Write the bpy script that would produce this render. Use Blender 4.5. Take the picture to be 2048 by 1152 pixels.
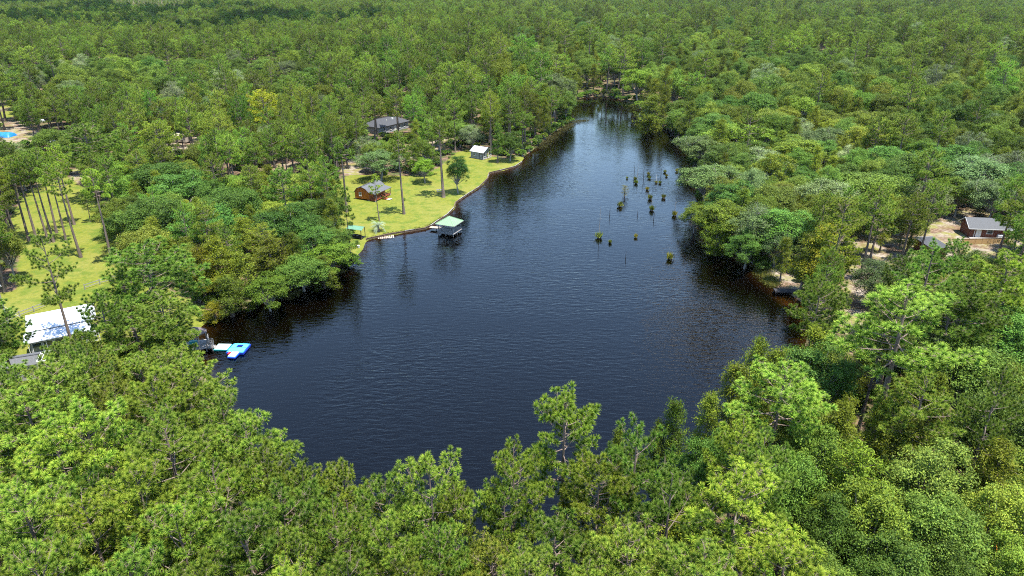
import bpy, bmesh, math, random
import numpy as np
from mathutils import Vector, Matrix

for o in list(bpy.data.objects):
    bpy.data.objects.remove(o)
random.seed(7)
rng = np.random.default_rng(11)
scene = bpy.context.scene
COL = scene.collection
R = math.radians

# ------------------------------------------------------------------ camera
F_PX, HC = 1400.0, 55.0                     # focal length in photo pixels (2048 wide), drone height
PITCH = math.atan(616.0 / F_PX)             # look-down angle
cam_d = bpy.data.cameras.new('camera')
cam_d.sensor_width = 36.0
cam_d.sensor_fit = 'HORIZONTAL'
cam_d.lens = 36.0 * F_PX / 2048.0
cam_d.clip_start, cam_d.clip_end = 0.5, 12000.0
cam = bpy.data.objects.new('camera', cam_d)
cam.location = (0, 0, HC)
cam.rotation_euler = (math.pi / 2 - PITCH, 0, 0)
COL.objects.link(cam)
scene.camera = cam

# ------------------------------------------------------------------ light
SUN_TO = Vector((0.20, -0.17, 0.965)).normalized()      # towards the sun
sun_el = math.asin(SUN_TO.z)
sun_az = math.atan2(SUN_TO.x, SUN_TO.y)
world = bpy.data.worlds.new('World')
scene.world = world
world.use_nodes = True
wn = world.node_tree
bgn = wn.nodes['Background']
sky = wn.nodes.new('ShaderNodeTexSky')
sky.sky_type = 'NISHITA'
sky.sun_disc = False
sky.sun_elevation = sun_el
sky.sun_rotation = sun_az
sky.altitude = 300
sky.air_density = 1.3
sky.dust_density = 0.0
sky.ozone_density = 3.5
wn.links.new(sky.outputs[0], bgn.inputs[0])
bgn.inputs[1].default_value = 0.15
sun_d = bpy.data.lights.new('sun', 'SUN')
sun_d.energy = 5.0
sun_d.angle = R(0.5)
sun_d.color = (1.0, 0.955, 0.88)
sun = bpy.data.objects.new('sun', sun_d)
sun.rotation_euler = (-SUN_TO).to_track_quat('-Z', 'Y').to_euler()
sun.location = (0, 0, 300)
COL.objects.link(sun)
vs = scene.view_settings
vs.view_transform = 'Standard'
vs.look = 'None'
vs.exposure = 1.45
vs.gamma = 1.0
vs.use_curve_mapping = False
scene.cycles.filter_width = 1.05
scene.cycles.use_denoising = False
scene.cycles.sample_clamp_indirect = 4.0
scene.cycles.max_bounces = 6
scene.cycles.diffuse_bounces = 3
scene.cycles.glossy_bounces = 3
scene.cycles.transmission_bounces = 3
scene.cycles.transparent_max_bounces = 6
scene.cycles.caustics_reflective = False
scene.cycles.caustics_refractive = False


HAZE = 0.000018

# ------------------------------------------------------------------ geometry of the view (to find where things stand)
def at(u, v, z=0.0):
    x, y = (u - 1024) / F_PX, (v - 576) / F_PX
    dx, dy, dz = x, math.cos(PITCH) - y * math.sin(PITCH), -math.sin(PITCH) - y * math.cos(PITCH)
    t = (z - HC) / dz
    return Vector((dx * t, dy * t, z))


def proj(X, Y, Z):
    """numpy: world -> photo pixels and depth"""
    dz = np.asarray(Z, float) - HC
    w = np.asarray(Y, float) * math.cos(PITCH) - dz * math.sin(PITCH)
    up = np.asarray(Y, float) * math.sin(PITCH) + dz * math.cos(PITCH)
    w = np.maximum(w, 0.1)
    return 1024 + F_PX * np.asarray(X, float) / w, 576 - F_PX * up / w, w


def inside(poly, x, y):
    poly = np.asarray(poly, float)
    x = np.asarray(x, float); y = np.asarray(y, float)
    res = np.zeros(np.broadcast(x, y).shape, bool)
    n = len(poly)
    for i in range(n):
        x0, y0 = poly[i]; x1, y1 = poly[(i + 1) % n]
        if y0 == y1:
            continue
        c = ((y0 > y) != (y1 > y)) & (x < (x1 - x0) * (y - y0) / (y1 - y0) + x0)
        res ^= c
    return res


def poly_dist(poly, x, y, closed=True):
    x = np.asarray(x, float); y = np.asarray(y, float)
    d2 = np.full(x.shape, 1e18)
    n = len(poly)
    for i in range(n if closed else n - 1):
        ax, ay = poly[i]; bx, by = poly[(i + 1) % n]
        ex, ey = bx - ax, by - ay
        L = ex * ex + ey * ey + 1e-9
        t = np.clip(((x - ax) * ex + (y - ay) * ey) / L, 0, 1)
        d2 = np.minimum(d2, (x - ax - t * ex) ** 2 + (y - ay - t * ey) ** 2)
    return np.sqrt(d2)


def chaikin(p, closed=True):
    out = []
    n = len(p)
    for i in range(n):
        a, b = p[i], p[(i + 1) % n]
        out.append((a[0] * .75 + b[0] * .25, a[1] * .75 + b[1] * .25))
        out.append((a[0] * .25 + b[0] * .75, a[1] * .25 + b[1] * .75))
    return out


_ph = np.random.default_rng(5).uniform(0, 6.28, (8, 2))


def wob(x, y, s):
    """cheap smooth noise about -1..1"""
    r = 0
    for k in range(8):
        a = k * 0.83 + 0.4
        fq = s * (0.6 + 0.23 * k)
        r = r + np.sin(x * fq * math.cos(a) + y * fq * math.sin(a) + _ph[k, 0]) * np.cos(y * fq * .7 * math.cos(a) - x * fq * .6 * math.sin(a) + _ph[k, 1])
    return r / 4.0


LAKE_PX = [(1128, 204), (1122, 213), (1138, 230), (1140, 247), (1120, 258), (1095, 275), (1080, 290), (1062, 302), (1046, 317), (1045, 325),
           (1030, 335), (1000, 343), (979, 348), (975, 360), (960, 375), (935, 391), (912, 407), (909, 417), (896, 431), (862, 454), (850, 459), (790, 469),
           (745, 478), (733, 481), (727, 490), (725, 503), (712, 520), (690, 535), (650, 546), (600, 568), (560, 590), (520, 608), (470, 625),
           (425, 640), (405, 650), (388, 668), (390, 700), (410, 760), (450, 860), (520, 960), (630, 1065), (780, 1150), (930, 1190),
           (1080, 1180), (1210, 1120), (1340, 1035), (1450, 945), (1545, 840), (1595, 760), (1612, 690), (1622, 640), (1606, 603), (1582, 588),
           (1548, 574), (1530, 556), (1508, 532), (1475, 507), (1437, 488), (1412, 455), (1400, 430), (1400, 400), (1403, 370), (1398, 345),
           (1388, 315), (1368, 290), (1352, 270), (1328, 255), (1302, 240), (1287, 222), (1264, 207), (1225, 195), (1180, 193)]
LAKE_RAW = [tuple(at(u, v)[:2]) for u, v in LAKE_PX]
LAKE = np.array(chaikin(LAKE_RAW))


def lake_sd(x, y):
    d = poly_dist(LAKE, x, y)
    return np.where(inside(LAKE, x, y), -d, d)


def ground_z(x, y):
    x = np.asarray(x, float); y = np.asarray(y, float)
    d = lake_sd(x, y) + 0.5 * wob(x, y, .35)
    s = np.clip(d / 1.3, 0, 1)
    land = 0.42 * s * s * (3 - 2 * s) + 0.012 * np.clip(d, 0, 60) + 0.12 * wob(x, y, .06) * np.clip(d / 12, 0, 1)
    bed = -np.clip(-d * 0.20, 0, 2.6) - 0.03
    return np.where(d > 0, land - 0.02, bed)


def gz(x, y):
    return float(ground_z(np.array([x]), np.array([y]))[0])


# ------------------------------------------------------------------ materials
def new_mat(name):
    m = bpy.data.materials.new(name)
    m.use_nodes = True
    return m, m.node_tree, m.node_tree.nodes['Principled BSDF']


def simple_mat(name, col, rough=0.7, var=0.12, scale=3.0, metal=0.0, bump=0.0, stretch=(1, 1, 1), spec=0.4):
    """one base colour broken up by two octaves of noise (wear), optional relief"""
    m, nt, b = new_mat(name)
    tc = nt.nodes.new('ShaderNodeTexCoord')
    mp = nt.nodes.new('ShaderNodeMapping')
    mp.inputs['Scale'].default_value = stretch
    nt.links.new(tc.outputs['Object'], mp.inputs[0])
    n = nt.nodes.new('ShaderNodeTexNoise')
    n.inputs['Scale'].default_value = scale
    n.inputs['Detail'].default_value = 6
    n.inputs['Roughness'].default_value = .65
    nt.links.new(mp.outputs[0], n.inputs['Vector'])
    mr = nt.nodes.new('ShaderNodeMapRange')
    mr.inputs['From Min'].default_value = .3; mr.inputs['From Max'].default_value = .7
    mr.inputs['To Min'].default_value = 1 - var * 1.6; mr.inputs['To Max'].default_value = 1 + var
    nt.links.new(n.outputs['Fac'], mr.inputs['Value'])
    mix = nt.nodes.new('ShaderNodeMix'); mix.data_type = 'RGBA'; mix.blend_type = 'MULTIPLY'
    mix.inputs['Factor'].default_value = 1
    mix.inputs['A'].default_value = (*col, 1)
    nt.links.new(mr.outputs[0], mix.inputs['B'])
    nt.links.new(mix.outputs['Result'], b.inputs['Base Color'])
    b.inputs['Roughness'].default_value = rough
    b.inputs['Metallic'].default_value = metal
    b.inputs['Specular IOR Level'].default_value = spec
    if bump:
        bp = nt.nodes.new('ShaderNodeBump')
        bp.inputs['Strength'].default_value = bump
        bp.inputs['Distance'].default_value = .02
        nt.links.new(n.outputs['Fac'], bp.inputs['Height'])
        nt.links.new(bp.outputs[0], b.inputs['Normal'])
    return m


def foliage_mat(name, lo=0.68, hi=1.42, hue=0.014, trans=0.28):
    m, nt, b = new_mat(name)
    a = nt.nodes.new('ShaderNodeAttribute'); a.attribute_name = 'col'
    oi = nt.nodes.new('ShaderNodeObjectInfo')
    hs = nt.nodes.new('ShaderNodeHueSaturation')
    mr = nt.nodes.new('ShaderNodeMapRange')
    mr.inputs['To Min'].default_value = lo; mr.inputs['To Max'].default_value = hi
    nt.links.new(oi.outputs['Random'], mr.inputs['Value'])
    # stands differ: a slow noise over where each tree stands
    sn = nt.nodes.new('ShaderNodeTexNoise'); sn.inputs['Scale'].default_value = .016; sn.inputs['Detail'].default_value = 3
    nt.links.new(oi.outputs['Location'], sn.inputs['Vector'])
    sr = nt.nodes.new('ShaderNodeMapRange'); sr.inputs['From Min'].default_value = .32; sr.inputs['From Max'].default_value = .68
    sr.inputs['To Min'].default_value = .70; sr.inputs['To Max'].default_value = 1.22
    nt.links.new(sn.outputs['Fac'], sr.inputs['Value'])
    vm = nt.nodes.new('ShaderNodeMath'); vm.operation = 'MULTIPLY'
    nt.links.new(mr.outputs[0], vm.inputs[0]); nt.links.new(sr.outputs[0], vm.inputs[1])
    nt.links.new(vm.outputs[0], hs.inputs['Value'])
    # a second, decorrelated random for the hue
    ml = nt.nodes.new('ShaderNodeMath'); ml.operation = 'MULTIPLY'; ml.inputs[1].default_value = 17.37
    fr = nt.nodes.new('ShaderNodeMath'); fr.operation = 'FRACT'
    nt.links.new(oi.outputs['Random'], ml.inputs[0]); nt.links.new(ml.outputs[0], fr.inputs[0])
    mh = nt.nodes.new('ShaderNodeMapRange')
    mh.inputs['To Min'].default_value = .506 - hue; mh.inputs['To Max'].default_value = .506 + hue
    nt.links.new(fr.outputs[0], mh.inputs['Value']); nt.links.new(mh.outputs[0], hs.inputs['Hue'])
    tint = nt.nodes.new('ShaderNodeMix'); tint.data_type = 'RGBA'; tint.blend_type = 'MULTIPLY'
    tint.inputs['Factor'].default_value = 1
    nt.links.new(a.outputs['Color'], tint.inputs['A']); nt.links.new(oi.outputs['Color'], tint.inputs['B'])
    nt.links.new(tint.outputs['Result'], hs.inputs['Color'])
    hs.inputs['Saturation'].default_value = 1.02
    nt.links.new(hs.outputs[0], b.inputs['Base Color'])
    b.inputs['Roughness'].default_value = .55
    b.inputs['Specular IOR Level'].default_value = .12
    t = nt.nodes.new('ShaderNodeBsdfTranslucent')
    nt.links.new(hs.outputs[0], t.inputs['Color'])
    mx = nt.nodes.new('ShaderNodeMixShader'); mx.inputs[0].default_value = trans
    nt.links.new(b.outputs[0], mx.inputs[1]); nt.links.new(t.outputs[0], mx.inputs[2])
    nt.links.new(mx.outputs[0], nt.nodes['Material Output'].inputs[0])
    return m


M = {}
M['leaf'] = foliage_mat('foliage')
M['bark'] = simple_mat('bark', (.16, .12, .095), .9, .35, 1.5, stretch=(3, 3, .6))
M['bark_grey'] = simple_mat('bark_grey', (.24, .225, .20), .9, .25, 2.0)
M['wood_grey'] = simple_mat('wood_grey', (.25, .235, .22), .85, .25, 2.5, stretch=(1, 6, 6))
M['wood_dark'] = simple_mat('wood_dark', (.035, .033, .034), .8, .3, 2.0, stretch=(1, 5, 5))
M['wood_pale'] = simple_mat('wood_pale', (.32, .26, .20), .85, .2, 2.0, stretch=(5, 1, 5))
M['wood_brown'] = simple_mat('wood_brown', (.13, .085, .055), .85, .3, 2.0, stretch=(5, 1, 5))
M['wood_red'] = simple_mat('wood_red', (.27, .075, .03), .7, .2, 2.0, stretch=(3, 3, 1))
M['orange'] = simple_mat('orange_siding', (.40, .115, .018), .6, .22, 1.3, stretch=(3, 3, .5))
M['shingle'] = simple_mat('grey_shingle', (.085, .088, .092), .9, .18, 6.0, bump=.3)
M['shingle_dark'] = simple_mat('dark_shingle', (.05, .053, .06), .9, .2, 5.0, bump=.3)
M['shingle_brown'] = simple_mat('brown_shingle', (.135, .105, .098), .9, .14, 5.0, bump=.3)
M['green_metal'] = simple_mat('green_metal', (.165, .275, .155), .7, .08, .8, spec=.2)
M['green_canvas'] = simple_mat('green_canvas', (.09, .20, .13), .6, .12, 1.2)
M['white_metal'] = simple_mat('white_metal', (.50, .52, .55), .5, .05, .6)
M['grey_metal'] = simple_mat('grey_metal', (.42, .44, .46), .45, .12, .9)
M['white'] = simple_mat('white_paint', (.6, .6, .58), .55, .06, 2.0)
M['beige'] = simple_mat('beige_paint', (.38, .32, .26), .6, .1, 1.0)
M['brown_wall'] = simple_mat('brown_siding', (.13, .042, .026), .7, .15, 2.0, stretch=(1, 1, 6))
M['grey_wall'] = simple_mat('grey_siding', (.30, .30, .31), .75, .12, 2.0, stretch=(1, 1, 6))
M['log_wall'] = simple_mat('weathered_wall', (.25, .245, .245), .85, .3, 1.5, stretch=(1, 1, 5))
M['tan_fence'] = simple_mat('tan_fence_panel', (.42, .27, .12), .75, .12, 1.4, stretch=(6, 6, 1))
M['concrete'] = simple_mat('concrete', (.32, .30, .27), .9, .15, 2.0)
M['mat_white'] = simple_mat('white_vinyl', (.68, .82, .78), .35, .04, 1.0)
M['teal'] = simple_mat('teal_vinyl', (.02, .30, .33), .35, .05, 1.0)
M['turquoise'] = simple_mat('turquoise_vinyl', (.10, .62, .74), .3, .06, 2.0)
M['aqua_pale'] = simple_mat('pale_aqua_vinyl', (.34, .80, .86), .3, .05, 2.0)
M['blue'] = simple_mat('blue_vinyl', (.012, .05, .42), .35, .05, 1.0)
M['tarp'] = simple_mat('blue_tarp', (.015, .17, .50), .5, .25, 1.5, bump=.5)
M['red'] = simple_mat('red_vinyl', (.5, .02, .02), .4, .05, 1.0)
M['car_white'] = simple_mat('pale_car_paint', (.62, .65, .68), .25, .04, 1.0)
M['tyre'] = simple_mat('tyre', (.02, .02, .02), .8, .1, 3.0)
M['dark'] = simple_mat('dark_interior', (.015, .015, .018), .8, .1, 2.0)
M['frond'] = foliage_mat('palm_frond', .9, 1.1, .01, .25)


def glass_mat():
    m, nt, b = new_mat('window_glass')
    b.inputs['Base Color'].default_value = (.03, .045, .05, 1)
    b.inputs['Roughness'].default_value = .06
    b.inputs['Specular IOR Level'].default_value = .8
    return m


M['glass'] = glass_mat()


def link_obj(name, mesh, mat=None, parent=None):
    o = bpy.data.objects.new(name, mesh)
    if mat is not None and not mesh.materials:
        mesh.materials.append(mat)
    if parent is not None:
        o.parent = parent
    COL.objects.link(o)
    return o


def tag(o, label=None, cat=None, group=None, kind=None):
    if label: o['label'] = label
    if cat: o['category'] = cat
    if group: o['group'] = group
    if kind: o['kind'] = kind
    return o


def thing(name, label, cat, loc, rz=0.0, group=None):
    o = bpy.data.objects.new(name, None)
    o.empty_display_size = .5
    COL.objects.link(o)
    o.location = loc
    o.rotation_euler = (0, 0, rz)
    return tag(o, label, cat, group)


def np_mesh(name, V, faces, mats=(), col=None, mat_idx=None, smooth=False):
    """faces: list of (k,n) int arrays of equal-size polygons"""
    me = bpy.data.meshes.new(name)
    V = np.asarray(V, np.float32)
    me.vertices.add(len(V))
    me.vertices.foreach_set('co', V.ravel())
    nl = sum(f.size for f in faces)
    npoly = sum(len(f) for f in faces)
    me.loops.add(nl)
    me.polygons.add(npoly)
    me.loops.foreach_set('vertex_index', np.concatenate([f.ravel() for f in faces]).astype(np.int32))
    sizes = np.concatenate([np.full(len(f), f.shape[1]) for f in faces])
    starts = np.concatenate([[0], np.cumsum(sizes)[:-1]]).astype(np.int32)
    me.polygons.foreach_set('loop_start', starts)
    if mat_idx is not None:
        me.polygons.foreach_set('material_index', np.asarray(mat_idx, np.int32))
    if smooth:
        me.polygons.foreach_set('use_smooth', np.ones(npoly, bool))
    for m in mats:
        me.materials.append(m)
    me.update(calc_edges=True)
    if col is not None:
        ca = me.color_attributes.new('col', 'FLOAT_COLOR', 'POINT')
        c4 = np.ones((len(V), 4), np.float32)
        c4[:, :3] = col
        ca.data.foreach_set('color', c4.ravel())
    return me


class MB:
    """collects boxes, bars, tubes, plates; build() links them as one mesh object"""
    def __init__(self):
        self.v = []; self.f = []

    def add(self, vs, fs):
        k = len(self.v)
        self.v += [tuple(p) for p in vs]
        self.f += [tuple(i + k for i in q) for q in fs]
        return self

    def box(self, c, s, rz=0.0):
        cx, cy, cz = c; sx, sy, sz = s[0] / 2, s[1] / 2, s[2] / 2
        co, si = math.cos(rz), math.sin(rz)
        vs = []
        for z in (-sz, sz):
            for x, y in ((-sx, -sy), (sx, -sy), (sx, sy), (-sx, sy)):
                vs.append((cx + x * co - y * si, cy + x * si + y * co, cz + z))
        return self.add(vs, [(3, 2, 1, 0), (4, 5, 6, 7), (0, 1, 5, 4), (1, 2, 6, 5), (2, 3, 7, 6), (3, 0, 4, 7)])

    def bar(self, a, b, w, h=None):
        """square bar from a to b"""
        a = Vector(a); b = Vector(b); h = h or w
        d = (b - a).normalized()
        u = Vector((0, 0, 1)) if abs(d.z) < .95 else Vector((0, 1, 0))
        s = d.cross(u).normalized(); u = s.cross(d).normalized()
        vs = []
        for p in (a, b):
            for x, y in ((-1, -1), (1, -1), (1, 1), (-1, 1)):
                vs.append(p + s * x * w / 2 + u * y * h / 2)
        return self.add(vs, [(3, 2, 1, 0), (4, 5, 6, 7), (0, 1, 5, 4), (1, 2, 6, 5), (2, 3, 7, 6), (3, 0, 4, 7)])

    def tube(self, pts, rad, n=8, cap=True):
        rings = []
        vs = []
        k = len(pts)
        for i, p in enumerate(pts):
            p = Vector(p)
            d = (Vector(pts[min(i + 1, k - 1)]) - Vector(pts[max(i - 1, 0)])).normalized()
            u = Vector((0, 0, 1)) if abs(d.z) < .9 else Vector((1, 0, 0))
            s = d.cross(u).normalized(); u = s.cross(d)
            r = rad[i] if hasattr(rad, '__len__') else rad
            for j in range(n):
                t = 2 * math.pi * j / n
                vs.append(p + s * math.cos(t) * r + u * math.sin(t) * r)
        fs = []
        for i in range(k - 1):
            for j in range(n):
                fs.append((i * n + j, i * n + (j + 1) % n, (i + 1) * n + (j + 1) % n, (i + 1) * n + j))
        if cap:
            fs.append(tuple(range(n))[::-1]); fs.append(tuple((k - 1) * n + j for j in range(n)))
        return self.add(vs, fs)

    def plate(self, pts, t):
        """a flat polygon pts with thickness t downwards along its normal"""
        P = [Vector(p) for p in pts]
        nrm = (P[1] - P[0]).cross(P[2] - P[0]).normalized()
        n = len(P)
        vs = P + [p - nrm * t for p in P]
        fs = [tuple(range(n)), tuple(range(2 * n - 1, n - 1, -1))]
        for i in range(n):
            j = (i + 1) % n
            fs.append((i, i + n, j + n, j))
        return self.add(vs, fs)

    def build(self, name, mat, parent=None, bevel=0.0, smooth=False):
        me = bpy.data.meshes.new(name)
        me.from_pydata([tuple(p) for p in self.v], [], self.f)
        bm = bmesh.new(); bm.from_mesh(me)
        bmesh.ops.recalc_face_normals(bm, faces=bm.faces)
        if bevel:
            bmesh.ops.bevel(bm, geom=list(bm.edges), offset=bevel, segments=2, affect='EDGES', profile=.5)
        bm.to_mesh(me); bm.free()
        if smooth:
            for p in me.polygons: p.use_smooth = True
        me.materials.append(mat)
        return link_obj(name, me, None, parent)

# ------------------------------------------------------------------ ground (one sheet to the horizon, lake bed included)
def P2(pts, z=.5):
    return [tuple(at(u, v, z)[:2]) for u, v in pts]


LAWN = [P2([(648, 405), (662, 372), (700, 352), (760, 352), (850, 352), (885, 330), (915, 305), (938, 300), (975, 310), (1000, 318), (1050, 312), (1050, 330),
            (985, 360), (920, 415), (870, 465), (740, 490), (728, 525), (690, 545), (676, 500), (676, 440)]),
        P2([(-120, 760), (-120, 610), (30, 585), (40, 520), (20, 440), (60, 385), (130, 355), (190, 395), (225, 470), (245, 520), (300, 560),
            (360, 590), (440, 632), (385, 680), (330, 720), (180, 780), (0, 800)]),
        P2([(1905, 800), (1960, 830), (2010, 900), (2000, 930), (1930, 915)]),
        P2([(-20, 205), (25, 215), (45, 235), (-20, 250)])]
SAND = [P2([(545, 300), (600, 295), (605, 330), (570, 350), (540, 345)]),
        P2([(680, 345), (700, 318), (770, 300), (860, 285), (905, 262), (925, 280), (900, 300), (860, 312), (770, 330), (720, 352), (690, 352)]),
        P2([(1660, 500), (1730, 455), (1790, 420), (1900, 405), (2060, 400), (2060, 520), (1930, 530), (1830, 520), (1760, 545), (1740, 600), (1725, 660), (1690, 670), (1675, 600), (1690, 560)]),
        P2([(-40, 170), (14, 178), (24, 205), (10, 220), (-40, 240)]),
        P2([(-40, 245), (60, 245), (90, 262), (60, 295), (-40, 300)]),
        P2([(1525, 520), (1570, 530), (1600, 560), (1612, 600), (1580, 592), (1545, 575)]),
        P2([(180, 850), (235, 850), (238, 950), (205, 970), (185, 920)]),
        P2([(-20, 900), (30, 900), (40, 940), (-20, 960)]),
        P2([(1955, 600), (2000, 590), (1995, 690), (1960, 690)]),
        P2([(300, 275), (380, 262), (430, 275), (430, 300), (320, 310)]),
        P2([(135, 345), (180, 340), (190, 375), (150, 375)]),
        P2([(1395, 905), (1420, 900), (1425, 940), (1400, 940)]),
        P2([(1540, 835), (1570, 835), (1570, 860), (1545, 865)]),
        P2([(1010, 170), (1040, 165), (1040, 200), (1015, 200)])]


def soft(polys, x, y, w):
    m = np.zeros(x.shape)
    for p in polys:
        d = poly_dist(p, x, y)
        sd = np.where(inside(p, x, y), d, -d)
        m = np.maximum(m, np.clip(.5 + sd / (2 * w), 0, 1))
    return m


def graded(lo, hi, flo, fhi, step, growth=1.16):
    mid = list(np.arange(flo, fhi + 1e-6, step))
    out = []
    s, p = step, fhi
    while p < hi:
        s *= growth; p += s; out.append(p)
    left = []
    s, p = step, flo
    while p > lo:
        s *= growth; p -= s; left.append(p)
    return np.array(left[::-1] + mid + out)


gx = graded(-5000, 5000, -125, 135, 1.0)
gy = graded(-600, 8000, 34, 330, 1.0)
GX, GY = np.meshgrid(gx, gy)
fx, fy = GX.ravel(), GY.ravel()
near = (np.abs(fx) < 420) & (fy < 520) & (fy > -50)
gzv = np.full(fx.shape, 1.14)
gzv[near] = ground_z(fx[near], fy[near])
edge = np.clip((np.maximum(np.abs(fx) - 300, fy - 450)) / 60, 0, 1)
gzv = np.where(near, gzv * (1 - edge) + 1.14 * edge, gzv)
mask = np.zeros((len(fx), 3))
mask[near, 0] = soft(LAWN, fx[near], fy[near], 1.8)
mask[near, 1] = soft(SAND, fx[near], fy[near], 2.5)
beach = P2([(1560, 570), (1625, 570), (1625, 650), (1590, 640), (1560, 600)], 0)
mask[near, 2] = soft([beach], fx[near], fy[near], 2.0)
nx, ny = len(gx), len(gy)
ii = (np.arange(ny - 1)[:, None] * nx + np.arange(nx - 1)[None, :]).ravel()
quads = np.stack([ii, ii + 1, ii + nx + 1, ii + nx], 1)


def ground_mat():
    m, nt, b = new_mat('ground_cover')
    L = nt.links.new
    N = nt.nodes.new

    def noise(scale, detail=5, rough=.6):
        n = N('ShaderNodeTexNoise'); n.inputs['Scale'].default_value = scale
        n.inputs['Detail'].default_value = detail; n.inputs['Roughness'].default_value = rough
        L(geo.outputs['Position'], n.inputs['Vector'])
        return n.outputs['Fac']

    def ramp(fac, stops):
        r = N('ShaderNodeValToRGB')
        el = r.color_ramp.elements
        while len(el) < len(stops): el.new(.5)
        for e, (p, c) in zip(el, stops):
            e.position = p; e.color = (*c, 1) if len(c) == 3 else c
        L(fac, r.inputs[0])
        return r.outputs[0]

    def mixc(f, a, c):
        x = N('ShaderNodeMix'); x.data_type = 'RGBA'
        L(f, x.inputs['Factor']); L(a, x.inputs['A']); L(c, x.inputs['B'])
        return x.outputs['Result']

    def math_(op, a, bb):
        x = N('ShaderNodeMath'); x.operation = op; x.use_clamp = True
        for k, q in enumerate((a, bb)):
            if isinstance(q, float): x.inputs[k].default_value = q
            else: L(q, x.inputs[k])
        return x.outputs[0]
    geo = N('ShaderNodeNewGeometry')
    at_ = N('ShaderNodeAttribute'); at_.attribute_name = 'col'
    sep = N('ShaderNodeSeparateColor'); L(at_.outputs['Color'], sep.inputs[0])
    big, mid, fine, tiny = noise(.07), noise(.35), noise(1.6), noise(6.0, 3)
    litter = ramp(fine, [(.25, (.06, .032, .02)), (.5, (.125, .078, .052)), (.72, (.22, .155, .11))])
    green = ramp(fine, [(.3, (.022, .034, .010)), (.7, (.075, .10, .028))])
    forest = mixc(ramp(mid, [(.42, (0, 0, 0)), (.6, (1, 1, 1))]), litter, green)
    lawn = ramp(fine, [(.25, (.070, .092, .012)), (.5, (.124, .136, .019)), (.75, (.165, .175, .026))])
    dry = ramp(tiny, [(.3, (.115, .115, .022)), (.7, (.19, .185, .045))])
    lawn2 = mixc(ramp(big, [(.42, (0, 0, 0)), (.66, (.8, .8, .8))]), lawn, dry)
    weeds = ramp(tiny, [(.3, (.055, .085, .011)), (.7, (.095, .135, .018))])
    lawn3 = mixc(ramp(mid, [(.50, (0, 0, 0)), (.62, (.85, .85, .85))]), lawn2, weeds)
    sandc = ramp(fine, [(.25, (.12, .088, .062)), (.48, (.205, .172, .135)), (.75, (.32, .285, .24))])
    sand2 = mixc(ramp(mid, [(.44, (0, 0, 0)), (.58, (.85, .85, .85))]), sandc, dry)
    sand3 = mixc(ramp(noise(.22), [(.46, (0, 0, 0)), (.60, (.9, .9, .9))]), sand2, litter)
    # ragged borders: mask pushed by noise
    ng = math_('ADD', sep.outputs[0], math_('MULTIPLY', math_('SUBTRACT', mid, .5), .9))
    mg = ramp(math_('SUBTRACT', math_('ADD', sep.outputs[0], math_('MULTIPLY', mid, .6)), .3), [(.42, (0, 0, 0)), (.58, (1, 1, 1))])
    ms = ramp(math_('SUBTRACT', math_('ADD', sep.outputs[1], math_('MULTIPLY', mid, .6)), .3), [(.42, (0, 0, 0)), (.58, (1, 1, 1))])
    c = mixc(ms, forest, sand3)
    c = mixc(mg, c, lawn3)
    # lake bed: wet sand to dark muck; light lost with depth painted in too
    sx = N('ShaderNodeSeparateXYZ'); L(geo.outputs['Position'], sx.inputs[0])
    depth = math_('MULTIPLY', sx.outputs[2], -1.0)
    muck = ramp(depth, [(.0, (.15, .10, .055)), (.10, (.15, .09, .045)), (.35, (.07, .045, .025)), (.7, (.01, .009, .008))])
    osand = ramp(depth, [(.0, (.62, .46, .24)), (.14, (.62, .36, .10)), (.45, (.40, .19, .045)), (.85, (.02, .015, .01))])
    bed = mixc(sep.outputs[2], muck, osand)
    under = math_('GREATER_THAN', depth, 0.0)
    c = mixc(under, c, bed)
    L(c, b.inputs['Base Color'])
    b.inputs['Roughness'].default_value = .95
    b.inputs['Specular IOR Level'].default_value = .1
    bp = N('ShaderNodeBump'); bp.inputs['Strength'].default_value = .7; bp.inputs['Distance'].default_value = .12
    L(tiny, bp.inputs['Height']); L(bp.outputs[0], b.inputs['Normal'])
    return m


g_me = np_mesh('ground', np.stack([fx, fy, gzv], 1), [quads], [ground_mat()], col=mask, smooth=True)
tag(link_obj('ground', g_me), kind='structure')


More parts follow.
